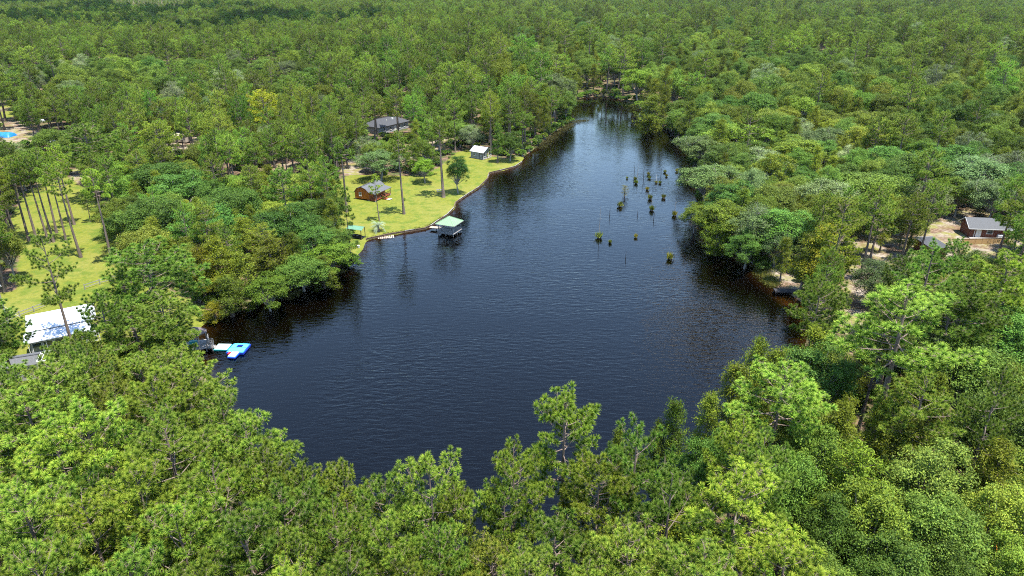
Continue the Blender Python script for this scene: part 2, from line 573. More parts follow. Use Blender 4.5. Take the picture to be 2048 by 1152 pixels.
# ------------------------------------------------------------------ lake
def water_mat():
    m, nt, b = new_mat('lake_water')
    nt.nodes.remove(b)
    L = nt.links.new; N = nt.nodes.new
    geo = N('ShaderNodeNewGeometry')
    mp = N('ShaderNodeMapping'); mp.inputs['Rotation'].default_value = (0, 0, R(-14)); mp.inputs['Scale'].default_value = (.5, 1.4, 1)
    L(geo.outputs['Position'], mp.inputs[0])
    n1 = N('ShaderNodeTexNoise'); n1.inputs['Scale'].default_value = 1.0; n1.inputs['Detail'].default_value = 2.5; n1.inputs['Roughness'].default_value = .55
    n1.inputs['Distortion'].default_value = .4
    L(mp.outputs[0], n1.inputs['Vector'])
    n2 = N('ShaderNodeTexNoise'); n2.inputs['Scale'].default_value = .022; n2.inputs['Detail'].default_value = 5; n2.inputs['Distortion'].default_value = .8
    L(geo.outputs['Position'], n2.inputs['Vector'])
    wind = N('ShaderNodeMapRange'); wind.inputs['From Min'].default_value = .35; wind.inputs['From Max'].default_value = .65
    wind.inputs['To Min'].default_value = .12; wind.inputs['To Max'].default_value = 1.0
    L(n2.outputs['Fac'], wind.inputs['Value'])
    # the far arm of the lake lies in the lee of the trees
    sx = N('ShaderNodeSeparateXYZ'); L(geo.outputs['Position'], sx.inputs[0])
    lee = N('ShaderNodeMapRange'); lee.inputs['From Min'].default_value = 200; lee.inputs['From Max'].default_value = 320
    lee.inputs['To Min'].default_value = 1.0; lee.inputs['To Max'].default_value = .10
    L(sx.outputs[1], lee.inputs['Value'])
    mu = N('ShaderNodeMath'); mu.operation = 'MULTIPLY'; L(wind.outputs[0], mu.inputs[0]); L(lee.outputs[0], mu.inputs[1])
    bp = N('ShaderNodeBump'); bp.inputs['Distance'].default_value = .13
    L(mu.outputs[0], bp.inputs['Strength'])
    L(n1.outputs['Fac'], bp.inputs['Height'])
    fr = N('ShaderNodeFresnel'); fr.inputs['IOR'].default_value = 1.33
    L(bp.outputs[0], fr.inputs['Normal'])
    gl = N('ShaderNodeBsdfGlossy'); gl.inputs['Roughness'].default_value = .05
    gl.inputs['Color'].default_value = (1, 1, 1, 1)
    L(bp.outputs[0], gl.inputs['Normal'])
    tr = N('ShaderNodeBsdfTransparent'); tr.inputs['Color'].default_value = (.28, .23, .16, 1)
    mx = N('ShaderNodeMixShader')
    L(fr.outputs[0], mx.inputs[0]); L(tr.outputs[0], mx.inputs[1]); L(gl.outputs[0], mx.inputs[2])
    L(mx.outputs[0], nt.nodes['Material Output'].inputs[0])
    return m


def offset_poly(p, d):
    c = np.asarray(p); n = len(c)
    area = np.sum(c[:, 0] * np.roll(c[:, 1], -1) - np.roll(c[:, 0], -1) * c[:, 1])
    e = np.roll(c, -1, 0) - np.roll(c, 1, 0)
    nr = np.stack([e[:, 1], -e[:, 0]], 1) * (1 if area > 0 else -1)
    nr /= np.linalg.norm(nr, axis=1)[:, None] + 1e-9
    return c + nr * d


w_out = offset_poly(LAKE, 2.2)
wm = bpy.data.meshes.new('lake')
bm = bmesh.new()
wvs = [bm.verts.new((x, y, 0.0)) for x, y in w_out]
bmesh.ops.triangulate(bm, faces=[bm.faces.new(wvs)])
for f in bm.faces:
    if f.normal.z < 0: f.normal_flip()
bm.to_mesh(wm); bm.free()
tag(link_obj('lake', wm, water_mat()), kind='structure')

# ------------------------------------------------------------------ fair-weather clouds overhead (their shade lies on the far woods)
def make_cloud(c, size, seed, label):
    rs = np.random.default_rng(seed)
    bm = bmesh.new()
    for k in range(30):
        a = rs.uniform(0, 6.28); q = math.sqrt(rs.uniform(0, 1))
        p = Vector((math.cos(a) * q * size[0], math.sin(a) * q * size[1], rs.uniform(0, size[2]) * (1 - q * .7)))
        r = rs.uniform(.18, .34) * min(size[0], size[1]) * (1.15 - .5 * q)
        res = bmesh.ops.create_icosphere(bm, subdivisions=3, radius=1.0)
        for v in res['verts']:
            d = v.co.normalized()
            w = 1 + .16 * math.sin(d.x * 5 + k) * math.cos(d.y * 6 - k) + .10 * math.sin(d.z * 11 + d.x * 9 + k * 2)
            v.co = p + Vector((d.x * r, d.y * r, d.z * r * (.75 if d.z > 0 else .3))) * w
    me = bpy.data.meshes.new('cloud'); bm.to_mesh(me); bm.free()
    for pl in me.polygons: pl.use_smooth = True
    o = link_obj('cloud', me, M['cloud'])
    o.location = c
    return tag(o, label, 'cloud', kind='stuff')


mc, ntc, bc = new_mat('cloud_vapour')
bc.inputs['Base Color'].default_value = (.9, .9, .9, 1); bc.inputs['Roughness'].default_value = 1
tcl = ntc.nodes.new('ShaderNodeBsdfTranslucent'); tcl.inputs['Color'].default_value = (.9, .9, .9, 1)
mxc = ntc.nodes.new('ShaderNodeMixShader'); mxc.inputs[0].default_value = .4
ntc.links.new(bc.outputs[0], mxc.inputs[1]); ntc.links.new(tcl.outputs[0], mxc.inputs[2])
ntc.links.new(mxc.outputs[0], ntc.nodes['Material Output'].inputs[0])
M['cloud'] = mc


def cloud_over(gx_, gy_, h, size, seed, label):
    k = h / SUN_TO.z
    make_cloud((gx_ + SUN_TO.x * k, gy_ + SUN_TO.y * k, h), size, seed, label)


# unseen cumulus added round the sky; those beyond the lake lighten its reflection
for i, (cx, cy, ch, sx, sy, szz, lab) in enumerate([
        (1250, 3300, 1500, 650, 400, 240, 'unseen white cumulus cloud added beyond the lake to lighten its reflection'),
        (-2000, 3000, 1450, 520, 400, 220, 'unseen white cumulus cloud added left of the lake axis for its reflection'),
        (2300, 2500, 1600, 700, 450, 240, 'unseen white cumulus cloud added far right of the lake for its reflection'),
        (-2600, 1200, 1500, 600, 500, 220, 'added unseen white cumulus cloud off to the left of the lake'),
        (2500, -900, 1500, 650, 420, 220, 'added unseen white cumulus cloud off to the right behind the viewer'),
        (-600, -2400, 1550, 800, 450, 240, 'added unseen white cumulus cloud behind the viewer'),
        (-4200, 4300, 1600, 900, 500, 300, 'added unseen long white cumulus bank far off to the left')]):
    make_cloud((cx, cy, ch), (sx, sy, szz), 40 + i, lab)
cloud_over(-370, 780, 1300, (250, 175, 80), 3, 'broad white cumulus cloud shading the woods beyond the houses')
cloud_over(-760, 1130, 1350, (360, 280, 90), 4, 'larger white cumulus cloud shading the most distant woods')

# ------------------------------------------------------------------ tree models (each built once, copied as whole trees)
def nrm(a):
    return a / (np.linalg.norm(a, axis=-1, keepdims=True) + 1e-9)


class TubeSet:
    def __init__(self): self.V = []; self.F = []; self.n = 0

    def tube(self, pts, rad, n=6):
        pts = np.asarray(pts, float); k = len(pts)
        d = nrm(np.gradient(pts, axis=0))
        ref = np.where(np.abs(d[:, 2:3]) < .9, np.array([[0, 0, 1.]]), np.array([[1., 0, 0]]))
        s = nrm(np.cross(d, ref)); u = np.cross(s, d)
        t = np.arange(n) * 2 * np.pi / n
        rad = np.broadcast_to(np.asarray(rad, float), (k,))
        ring = pts[:, None] + rad[:, None, None] * (np.cos(t)[None, :, None] * s[:, None] + np.sin(t)[None, :, None] * u[:, None])
        self.V.append(ring.reshape(-1, 3))
        i = np.arange(k - 1)[:, None] * n; j = np.arange(n)[None, :]; j2 = (np.arange(n)[None, :] + 1) % n
        self.F.append((np.stack([i + j, i + j2, i + n + j2, i + n + j], -1).reshape(-1, 4)) + self.n)
        self.n += k * n

    def mesh(self, name, mat):
        return np_mesh(name, np.concatenate(self.V), [np.concatenate(self.F)], [mat], smooth=True)


def bezier(a, b, c, k):
    t = np.linspace(0, 1, k)[:, None]
    return (1 - t) ** 2 * a + 2 * t * (1 - t) * b + t ** 2 * c


def needles(C, A, rs, blades, length, width, tip, base, spread=1.25):
    """needle tufts: a burst of narrow blades round each centre C about axis A"""
    T = len(C)
    L = length * rs.uniform(.75, 1.2, (T, 1, 1))
    d = nrm(A[:, None] * rs.uniform(.15, 1.1, (T, blades, 1)) + spread * .5 * rs.normal(size=(T, blades, 3)))
    side = nrm(np.cross(d, rs.normal(size=(T, blades, 3))))
    root = C[:, None] + d * .03
    w = width * rs.uniform(.8, 1.25, (T, blades, 1))
    v = np.stack([root - side * w * .5, root + side * w * .5, root + d * L], 2)
    tone = rs.uniform(.72, 1.28, (T, 1, 1, 1)) * rs.uniform(.85, 1.15, (T, blades, 1, 1))
    yel = rs.uniform(0, 1, (T, 1, 1, 1))
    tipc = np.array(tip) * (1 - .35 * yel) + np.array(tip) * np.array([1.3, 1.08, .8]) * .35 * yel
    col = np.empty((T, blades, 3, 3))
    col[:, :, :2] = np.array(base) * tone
    col[:, :, 2:] = (tipc * tone)  # sunlit paling painted into the blade tips; roots keep a darker green
    n = T * blades
    f = np.arange(n * 3).reshape(n, 3)
    return v.reshape(-1, 3), f, col.reshape(-1, 3)


def leaves(P, Nrm, rs, length, width, c0, c1, tonal):
    """folded leaf blades at P facing Nrm"""
    n = len(P)
    t = nrm(np.cross(Nrm, rs.normal(size=(n, 3))))
    b = np.cross(Nrm, t)
    L = length * rs.uniform(.7, 1.3, (n, 1)); w = width * rs.uniform(.7, 1.3, (n, 1))
    v = np.stack([P - t * L * .5, P + b * w * .5 + Nrm * w * .12, P + t * L * .5, P - b * w * .5 + Nrm * w * .12], 1)
    mixv = rs.uniform(0, 1, (n, 1))
    c = (np.array(c0) * (1 - mixv) + np.array(c1) * mixv) * tonal[:, None] * rs.uniform(.82, 1.18, (n, 1))
    return v.reshape(-1, 3), np.arange(n * 4).reshape(n, 4), np.repeat(c, 4, 0)


def thin_out(C, dmin):
    """indices of points kept so that none stand closer than dmin"""
    cells = {}; out = []
    for i in np.random.default_rng(1).permutation(len(C)):
        p = C[i]; k = tuple((p // dmin).astype(int)); ok = True
        for a in (-1, 0, 1):
            for b in (-1, 0, 1):
                for c in (-1, 0, 1):
                    for q in cells.get((k[0] + a, k[1] + b, k[2] + c), ()):
                        if (q[0] - p[0]) ** 2 + (q[1] - p[1]) ** 2 + (q[2] - p[2]) ** 2 < dmin * dmin:
                            ok = False
        if ok:
            cells.setdefault(k, []).append(p); out.append(i)
    return np.array(out)


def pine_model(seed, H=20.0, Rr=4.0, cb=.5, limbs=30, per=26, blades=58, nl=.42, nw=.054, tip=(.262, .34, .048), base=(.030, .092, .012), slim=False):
    rs = np.random.default_rng(seed)
    ts = TubeSet()
    bend = rs.normal(size=2) * .35
    zz = np.linspace(0, H * .97, 9)
    tx = bend[0] * np.sin(zz / H * 2.6); ty = bend[1] * np.sin(zz / H * 2.1)
    tx -= tx[0]; ty -= ty[0]
    r0 = .30 if not slim else .13
    ts.tube(np.stack([tx, ty, zz], 1), r0 * (1 - zz / H * .86) + np.array([.1 * (r0 / .3)] + [0] * 8), 8)
    C = []; A = []
    for i in range(limbs):
        q = (i + rs.uniform(.2, .8)) / limbs
        h = H * (cb + (0.985 - cb) * q)
        prof = math.sin(math.pi * min(1, .22 + .80 * q)) ** .75 if q < .98 else .2
        ln = Rr * max(.22, prof) * rs.uniform(.68, 1.12)
        az = i * 2.39996 + rs.normal() * .45
        el = R(-6 + 62 * q ** 1.6) + rs.normal() * .12
        p0 = np.array([np.interp(h, zz, tx), np.interp(h, zz, ty), h])
        d = np.array([math.cos(az) * math.cos(el), math.sin(az) * math.cos(el), math.sin(el)])
        p2 = p0 + d * ln + np.array([0, 0, .18 * ln])
        p1 = p0 + d * ln * .55 - np.array([0, 0, .06 * ln])
        cur = bezier(p0, p1, p2, 6)
        ts.tube(cur, np.linspace(.075 if not slim else .03, .018, 6) * (1.0 - .4 * q), 4)
        # side twigs carrying the tufts
        m = max(3, int(per * 1.8 * (.45 + .75 * ln / Rr)))
        t = rs.uniform(.30, 1.0, m) ** .75
        pos = (1 - t)[:, None] ** 2 * p0 + 2 * (t * (1 - t))[:, None] * p1 + (t ** 2)[:, None] * p2
        lat = nrm(np.cross(d, [0, 0, 1.0]))
        side = rs.choice([-1., 1.], m)[:, None] * lat * rs.uniform(.1, .42, (m, 1)) * ln * (1.12 - t[:, None] * .75)
        off = side + d * rs.uniform(0, .16, (m, 1)) * ln + np.array([0, 0, 1.]) * rs.uniform(-.05, .16, (m, 1)) * ln
        tips = pos + off
        for j in range(0, m, 4):
            ts.tube(np.stack([pos[j], pos[j] + off[j] * .5 - [0, 0, .03], tips[j]]), [.022, .016, .010], 3)
        C.append(tips)
        A.append(nrm(nrm(off) * .5 + d * .3 + np.array([0, 0, .75])))
    # a few tufts up the leader
    k = 10
    zc = H * rs.uniform(.9, 1.0, k)
    C.append(np.stack([np.interp(zc, zz, tx) + rs.normal(size=k) * .35, np.interp(zc, zz, ty) + rs.normal(size=k) * .35, zc], 1)); A.append(np.tile([0, 0, 1.], (k, 1)))
    C = np.concatenate(C); A = np.concatenate(A)
    keep_ = thin_out(C, .36 if slim else .43)
    C, A = C[keep_], A[keep_]
    v, f, c = needles(C, A, rs, blades, nl, nw, tip, base)
    return dict(trunk=ts.mesh('pine_trunk', M['bark']), crown=np_mesh('pine_crown', v, [f], [M['leaf']], col=c), H=H, R=Rr, cb=cb * H)


def oak_model(seed, H=13.0, Rr=5.0, lobes=34, clumps=30, lpc=20, ll=.25, lw=.145, c0=(.055, .098, .015), c1=(.155, .205, .030), grey=0.0, squash=1.0):
    rs = np.random.default_rng(seed)
    ts = TubeSet()
    cz = H * .60; Rz = H * .40 * squash
    i = np.arange(lobes)
    zf = 1 - 1.45 * (i + .5) / lobes
    ph = i * 2.39996 + rs.normal(size=lobes) * .35
    rr = np.sqrt(np.maximum(0, 1 - zf ** 2))
    env = rs.uniform(.52, 1.06, (lobes, 1)) * (1 + .2 * np.sin(2 * ph + rs.uniform(0, 6)))[:, None]
    LC = np.stack([np.cos(ph) * rr * Rr, np.sin(ph) * rr * Rr, zf * Rz], 1) * env * .82 + [0, 0, cz]
    LR = Rr * rs.uniform(.24, .40, lobes)
    fork = np.array([rs.normal() * .3, rs.normal() * .3, H * .24])
    ts.tube(np.stack([[0, 0, 0], fork * [.5, .5, .5], fork]), [.36, .27, .22], 8)
    for k in range(0, lobes):
        mid = (fork + LC[k]) / 2 + np.array([0, 0, .08 * H]) * rs.uniform(-.5, 1) + rs.normal(size=3) * .35
        ts.tube(bezier(fork, mid, LC[k], 5), np.linspace(.14, .025, 5), 4)
    tw = 0
    P = []; Nn = []; T = []
    for k in range(lobes):
        d = nrm(rs.normal(size=(clumps, 3)) + [0, 0, .45] + nrm(LC[k] - [0, 0, cz - .3 * Rz])[None] * .75)
        rad = LR[k] * rs.uniform(.72, 1.1, (clumps, 1))
        cc = LC[k] + d * rad * np.array([1, 1, .8])
        ct = rs.uniform(.74, 1.22, clumps) * rs.uniform(.85, 1.12)
        m = lpc
        pp = cc[:, None] + rs.normal(size=(clumps, m, 3)) * np.array([.30, .30, .2]) * (Rr / 5)
        nn = nrm(d[:, None] * .55 + np.array([0, 0, .55]) + rs.normal(size=(clumps, m, 3)) * .55)
        P.append(pp.reshape(-1, 3)); Nn.append(nn.reshape(-1, 3)); T.append(np.repeat(ct, m))
        if rs.uniform() < grey:
            for q in range(7):
                tip = LC[k] + nrm(rs.normal(size=3) + [0, 0, .9]) * LR[k] * rs.uniform(1.0, 1.35)
                ts.tube(bezier(LC[k], (LC[k] + tip) / 2 + rs.normal(size=3) * .2, tip, 4), [.035, .028, .02, .012], 3)
    P = np.concatenate(P); Nn = np.concatenate(Nn); T = np.concatenate(T)
    v, f, c = leaves(P, Nn, rs, ll, lw, c0, c1, T)
    return dict(trunk=ts.mesh('oak_trunk', M['bark_grey']), crown=np_mesh('oak_crown', v, [f], [M['leaf']], col=c), H=float(P[:, 2].max()), R=Rr, cb=cz - Rz * .5)


def cypress_model(seed, H=13.0, Rr=3.0, limbs=44, clumps=13, lpc=18, ll=.28, lw=.075, c0=(.085, .115, .013), c1=(.19, .215, .020), power=.75):
    rs = np.random.default_rng(seed)
    ts = TubeSet()
    bend = rs.normal(size=2) * .25
    zz = np.linspace(0, H, 8)
    tx = bend[0] * np.sin(zz / H * 3); ty = bend[1] * np.sin(zz / H * 2.4)
    ts.tube(np.stack([tx, ty, zz], 1), np.linspace(.24, .03, 8) + np.array([.14] + [0] * 7), 7)
    P = []; Nn = []; T = []
    for i in range(limbs):
        q = (i + rs.uniform()) / limbs
        h = H * (.16 + .82 * q)
        ln = Rr * ((1 - q) ** power * .9 + .16) * rs.uniform(.6, 1.2)
        if q < .15: ln *= .75
        az = i * 2.39996 + rs.normal() * .5
        el = R(rs.uniform(5, 40))
        p0 = np.array([np.interp(h, zz, tx), np.interp(h, zz, ty), h])
        d = np.array([math.cos(az) * math.cos(el), math.sin(az) * math.cos(el), math.sin(el)])
        p2 = p0 + d * ln
        cur = bezier(p0, p0 + d * ln * .5 + [0, 0, .1 * ln], p2, 4)
        ts.tube(cur, [.05, .04, .025, .012], 4)
        t = rs.uniform(.35, 1.05, clumps)[:, None]
        cc = p0 + (p2 - p0) * t + rs.normal(size=(clumps, 3)) * .22 * ln ** .7 * np.array([1, 1, .6])
        pp = cc[:, None] + rs.normal(size=(clumps, lpc, 3)) * .23
        nn = nrm(d * .3 + np.array([0, 0, .6]) + rs.normal(size=(clumps, lpc, 3)) * .6)
        P.append(pp.reshape(-1, 3)); Nn.append(nn.reshape(-1, 3)); T.append(np.repeat(rs.uniform(.7, 1.25, clumps), lpc))
    P = np.concatenate(P); Nn = np.concatenate(Nn); T = np.concatenate(T)
    v, f, c = leaves(P, Nn, rs, ll, lw, c0, c1, T)
    return dict(trunk=ts.mesh('cypress_trunk', M['bark']), crown=np_mesh('cypress_crown', v, [f], [M['leaf']], col=c), H=H, R=Rr, cb=H * .15)


def shrub_model(seed, H=2.4, Rr=1.6, lobes=11, c0=(.06, .12, .014), c1=(.15, .22, .026)):
    m = oak_model(seed, H=H, Rr=Rr, lobes=lobes, clumps=16, lpc=11, ll=.26, lw=.15, c0=c0, c1=c1)
    return m


PINES = [pine_model(101, 20, 4.0, .50, 36, 36), pine_model(102, 20, 3.8, .56, 34, 36), pine_model(103, 20, 4.3, .46, 38, 34),
         pine_model(104, 20, 3.7, .60, 32, 38), pine_model(105, 20, 4.1, .52, 30, 32), pine_model(106, 20, 4.4, .48, 26, 30)]
PINE_OPEN = pine_model(110, 20, 4.6, .42, 18, 34)                       # gaunt, open crown
PINE_HIGH = [pine_model(120, 20, 3.0, .68, 20, 34), pine_model(121, 20, 2.8, .72, 18, 32)]   # long bare bole
PINE_SLIM = [pine_model(130, 12, 1.5, .45, 20, 12, slim=True), pine_model(131, 12, 1.3, .55, 16, 12, slim=True)]
OAKS = [oak_model(201), oak_model(202, lobes=40), oak_model(203, 12, 5.2, 38), oak_model(204, 14, 4.8, 36, c0=(.045, .098, .016), c1=(.125, .190, .030)),
        oak_model(205, 13, 4.6, 30, c0=(.070, .120, .015), c1=(.185, .235, .028))]
GREYS = [oak_model(211, 12, 5.0, 32, 24, 18, c0=(.095, .13, .050), c1=(.215, .255, .105), grey=.6),
         oak_model(212, 12, 4.8, 34, 26, 18, c0=(.08, .12, .040), c1=(.175, .22, .075), grey=.35)]
BARE = oak_model(221, 9, 3.2, 24, 8, 6, c0=(.10, .11, .07), c1=(.19, .19, .13), grey=1.0)
CYPS = [cypress_model(301), cypress_model(302, 14, 2.7), cypress_model(303, 12, 3.3, 44), cypress_model(304, 10, 2.6, 36, power=.5)]
SHRUBS = [shrub_model(401), shrub_model(402, 2.0, 1.9), shrub_model(403, 3.0, 1.7, 13, (.07, .10, .012), (.16, .19, .022)),
          shrub_model(404, 2.6, 1.8, 12, (.03, .065, .012), (.07, .115, .02))]

# ------------------------------------------------------------------ what the photograph leaves open (no crowns in front of these)
KEEP = [
    # open water as seen
    [(1135, 205), (1180, 197), (1230, 197), (1262, 207), (1268, 225), (1284, 245), (1330, 270), (1345, 292), (1362, 315), (1368, 345), (1360, 380), (1366, 405), (1390, 450),
     (1428, 492), (1468, 508), (1515, 535), (1548, 577), (1592, 590), (1585, 612), (1568, 640), (1552, 690), (1515, 690), (1470, 735), (1436, 780),
     (1405, 805), (1392, 838), (1362, 815), (1318, 840), (1268, 870), (1246, 850), (1222, 850), (1205, 830), (1150, 806), (1100, 835), (1066, 850), (1062, 888), (1022, 892),
     (985, 910), (965, 962), (950, 1005), (936, 985), (918, 955), (850, 936), (790, 955), (742, 975), (728, 940), (690, 938), (600, 938), (566, 905), (484, 842), (492, 792), (455, 765),
     (436, 722), (418, 690), (420, 655), (470, 640), (520, 632), (560, 608), (600, 588), (640, 566), (700, 542), (724, 508), (732, 484), (790, 472), (850, 462), (905, 432), (912, 412),
     (960, 378), (978, 352), (1045, 325), (1068, 305), (1098, 282), (1140, 250), (1142, 225)],
    # lawn by the cabin and the cabin itself
    [(705, 470), (700, 400), (706, 375), (745, 352), (785, 352), (850, 372), (905, 330), (942, 322), (938, 296), (972, 292), (976, 318), (1040, 322), (975, 350), (905, 420), (860, 458), (735, 480), (730, 500), (700, 505)],
    # big lawn with the pine boles, white building
    [(88, 440), (165, 415), (205, 470), (232, 520), (226, 545), (175, 575), (80, 560), (60, 590), (0, 600), (0, 690), (55, 700), (90, 712), (0, 720), (0, 590), (60, 575), (110, 540), (95, 500)],
    [(50, 635), (135, 618), (150, 690), (55, 702)], [(5, 712), (92, 704), (92, 742), (60, 748), (5, 722)],
    [(380, 655), (392, 645), (420, 650), (440, 690), (408, 700), (395, 676)], [(388, 600), (420, 610), (445, 640), (400, 640)],
    # far house, sheds and their clearings
    [(716, 262), (740, 236), (800, 222), (830, 240), (822, 266), (760, 258)],
    [(338, 266), (400, 270), (400, 294), (338, 292)], [(68, 246), (140, 231), (144, 250), (76, 260)], [(100, 286), (126, 284), (126, 298), (100, 298)], [(410, 262), (425, 262), (425, 272), (410, 272)],
    [(1684, 545), (1738, 538), (1748, 575), (1724, 662), (1690, 668)],
    [(552, 345), (560, 305), (598, 308), (590, 345)], [(686, 352), (698, 322), (712, 318), (704, 350)], [(868, 300), (885, 270), (908, 272), (895, 300)],
    # right-hand clearing and cabin
    [(1705, 505), (1740, 470), (1800, 480), (1870, 425), (1925, 415), (1935, 436), (2010, 440), (2012, 486), (1925, 488), (1880, 478), (1862, 500), (1828, 500), (1800, 500), (1745, 530), (1708, 520)],
    [(1688, 600), (1720, 598), (1716, 650), (1692, 655)],
    [(1540, 545), (1590, 560), (1600, 590), (1545, 590)],
    # top-left track, tarp
    [(0, 190), (18, 190), (20, 212), (34, 240), (0, 245)], [(0, 250), (60, 248), (66, 275), (36, 285), (0, 285)], [(345, 272), (372, 275), (372, 284), (345, 284)],
    # small glimpses of the ground through the near pines
    [(198, 876), (206, 878), (204, 905), (200, 900)],
    [(1932, 850), (1955, 868), (1978, 905), (1940, 898)], [(1972, 1088), (1995, 1100), (2005, 1130), (1990, 1130)],
]
KEEP_STRICT = [[(720, 258), (742, 238), (798, 226), (824, 240), (816, 258), (762, 252)], [(340, 270), (396, 272), (396, 290), (340, 290)], [(72, 246), (138, 233), (140, 248), (78, 256)],
               [(552, 345), (560, 308), (594, 310), (586, 345)], [(688, 350), (700, 325), (712, 320), (706, 350)], [(0, 262), (34, 260), (34, 280), (0, 282)], [(938, 320), (940, 297), (972, 296), (974, 318)],
               [(1926, 486), (1932, 436), (2000, 440), (2005, 484)], [(1708, 505), (1760, 490), (1830, 470), (1860, 440), (1915, 425), (1915, 470), (1850, 500), (1750, 525)],
               [(1690, 560), (1730, 550), (1735, 580), (1715, 650), (1694, 655)], [(1545, 550), (1585, 560), (1590, 588), (1548, 588)], [(384, 668), (394, 648), (417, 652), (432, 686), (405, 694)]]
KW, KH = 512, 288
_kx, _ky = np.meshgrid((np.arange(KW) + .5) * 4, (np.arange(KH) + .5) * 4)
KMASK = np.zeros((KH, KW), bool)
for poly in KEEP:
    KMASK |= inside(poly, _kx, _ky)
KSTRICT = np.zeros((KH, KW), bool)
for poly in KEEP_STRICT:
    KSTRICT |= inside(poly, _kx, _ky)
_s = np.random.default_rng(3).normal(size=(44, 3))
_s = _s / np.linalg.norm(_s, axis=1)[:, None] * np.random.default_rng(4).uniform(.45, 1, (44, 1)) ** .4


def cover(x, y, z, h, r, cb):
    """share of a crown that would hide something the photograph shows"""
    zc, rz = z + (cb + h) / 2, (h - cb) / 2
    u, v, w = proj(x + _s[:, 0] * r, y + _s[:, 1] * r, zc + _s[:, 2] * rz)
    iu = (u / 4).astype(int); iv = (v / 4).astype(int)
    ok = (iu >= 0) & (iu < KW) & (iv >= 0) & (iv < KH)
    hit = np.zeros(len(u), bool)
    hit[ok] = KMASK[iv[ok], iu[ok]]
    if KSTRICT[iv[ok], iu[ok]].sum() > 1:
        return 1.0
    return hit.mean()


TREES = []          # dicts: kind, model, x, y, z, h, r, tint
GRID = {}
NO_TREE = []        # (x, y, r): footprints of buildings


def free(x, y, r, tight=.72):
    for (bx, by, br) in NO_TREE:
        if (x - bx) ** 2 + (y - by) ** 2 < (br + .35 * r) ** 2:
            return False
    gx0, gy0 = int(x // 10), int(y // 10)
    for a in (-1, 0, 1):
        for b in (-1, 0, 1):
            for (tx, ty, tr) in GRID.get((gx0 + a, gy0 + b), ()):
                if (x - tx) ** 2 + (y - ty) ** 2 < (tight * (r + tr)) ** 2:
                    return False
    return True


def plant(kind, model, x, y, h, r, tint=(1, 1, 1), z=None, note=None):
    z = gz(x, y) - .12 if z is None else z
    GRID.setdefault((int(x // 10), int(y // 10)), []).append((x, y, r))
    TREES.append(dict(kind=kind, model=model, x=x, y=y, z=z, h=h, r=r, tint=tint, note=note))


def top_tree(kind, model, u, v, h, wpx, tint=(1, 1, 1), note=None):
    """a tree whose tip shows at photo pixel (u, v): stands where a tree of height h would"""
    p = at(u, v, h)
    _, _, w = proj(p.x, p.y, h * .75)
    r = wpx * w / F_PX / 2
    c = cover(p.x, p.y, .4, h, r, model['cb'] * h / model['H'])
    if c > .16: print('COVER', round(c, 2), kind, u, v, h, wpx)
    plant(kind, model, p.x, p.y, h, r, tint, note=note)


def base_tree(kind, model, u, v, h, r, tint=(1, 1, 1), note=None):
    p = at(u, v, .5)
    plant(kind, model, p.x, p.y, h, r, tint, note=note)


YEL = (1.35, 1.15, .9)
LIME = (1.25, 1.18, 1.0)
DEEP = (.72, .85, .9)
FOOT = [(-38, 184, 6), (-15, 157, 4), (-11, 230, 4), (-49, 276, 10), (-73, 99, 8), (-72, 91, 6), (-51, 100, 4), (107, 152, 7), (90, 141, 5), (52, 122, 3), (-36, 153, 3)]
NO_TREE += FOOT
# --- near bank, left: dense tall pines
for (u, v, h, w) in [(95, 742, 18, 190), (365, 722, 18.5, 210), (300, 760, 18, 200), (432, 792, 18, 120), (30, 800, 18, 190), (180, 812, 19, 210), (475, 850, 18, 170), (330, 850, 20, 220),
                     (90, 890, 19, 210), (525, 900, 19, 150), (420, 930, 20, 210), (255, 940, 20, 210), (600, 938, 18, 140), (692, 934, 18, 130), (555, 990, 19, 180), (20, 985, 20, 220), (150, 1010, 20, 220),
                     (852, 930, 20, 200), (770, 968, 18, 150), (905, 985, 17, 110), (660, 1010, 18, 170), (340, 1035, 20, 220), (480, 1060, 20, 220), (760, 1060, 18, 170), (600, 1085, 19, 190),
                     (880, 1060, 17, 150), (60, 1110, 20, 240), (240, 1120, 20, 240), (400, 1140, 20, 230), (690, 1130, 18, 200), (820, 1140, 17, 180), (555, 1150, 19, 200)]:
    top_tree('pine', random.choice(PINES), u, v, h + random.uniform(-.6, .6), w, random.choice([(1.08, 1.06, 1.0), (1.25, 1.17, 1.0), (1.14, 1.1, 1.0), (.95, 1.0, 1)]))
# --- near bank, middle
for (u, v, h, w, t) in [(1140, 802, 22, 170, LIME), (1025, 888, 20, 140, LIME), (1275, 852, 22, 190, (.95, 1, 1)), (1190, 930, 19, 170, LIME), (1010, 985, 17, 100, (1, 1, 1)), (1345, 950, 20, 200, (.9, .98, 1)),
                        (1500, 968, 20, 230, LIME), (1110, 1060, 17, 170, (.95, 1, 1)), (1250, 1070, 18, 200, (1, 1, 1)), (1400, 1090, 18, 210, (1, 1, 1)), (1180, 1140, 16, 180, (1, 1, 1)), (1560, 1110, 18, 220, LIME)]:
    top_tree('pine', PINE_OPEN if (u, v) in ((1275, 852), (1345, 950)) else random.choice(PINES), u, v, h, w, t)
for (u, v, h, w, m, t) in [(1000, 1085, 10, 120, OAKS[4], (1.2, 1.15, 1)), (1090, 1120, 10, 130, OAKS[3], (1, 1.1, 1)), (1300, 1110, 12, 140, OAKS[0], (1, 1, 1)), (1430, 870, 13, 120, OAKS[3], (.9, 1.05, 1))]:
    top_tree('oak', m, u, v, h, w, t)
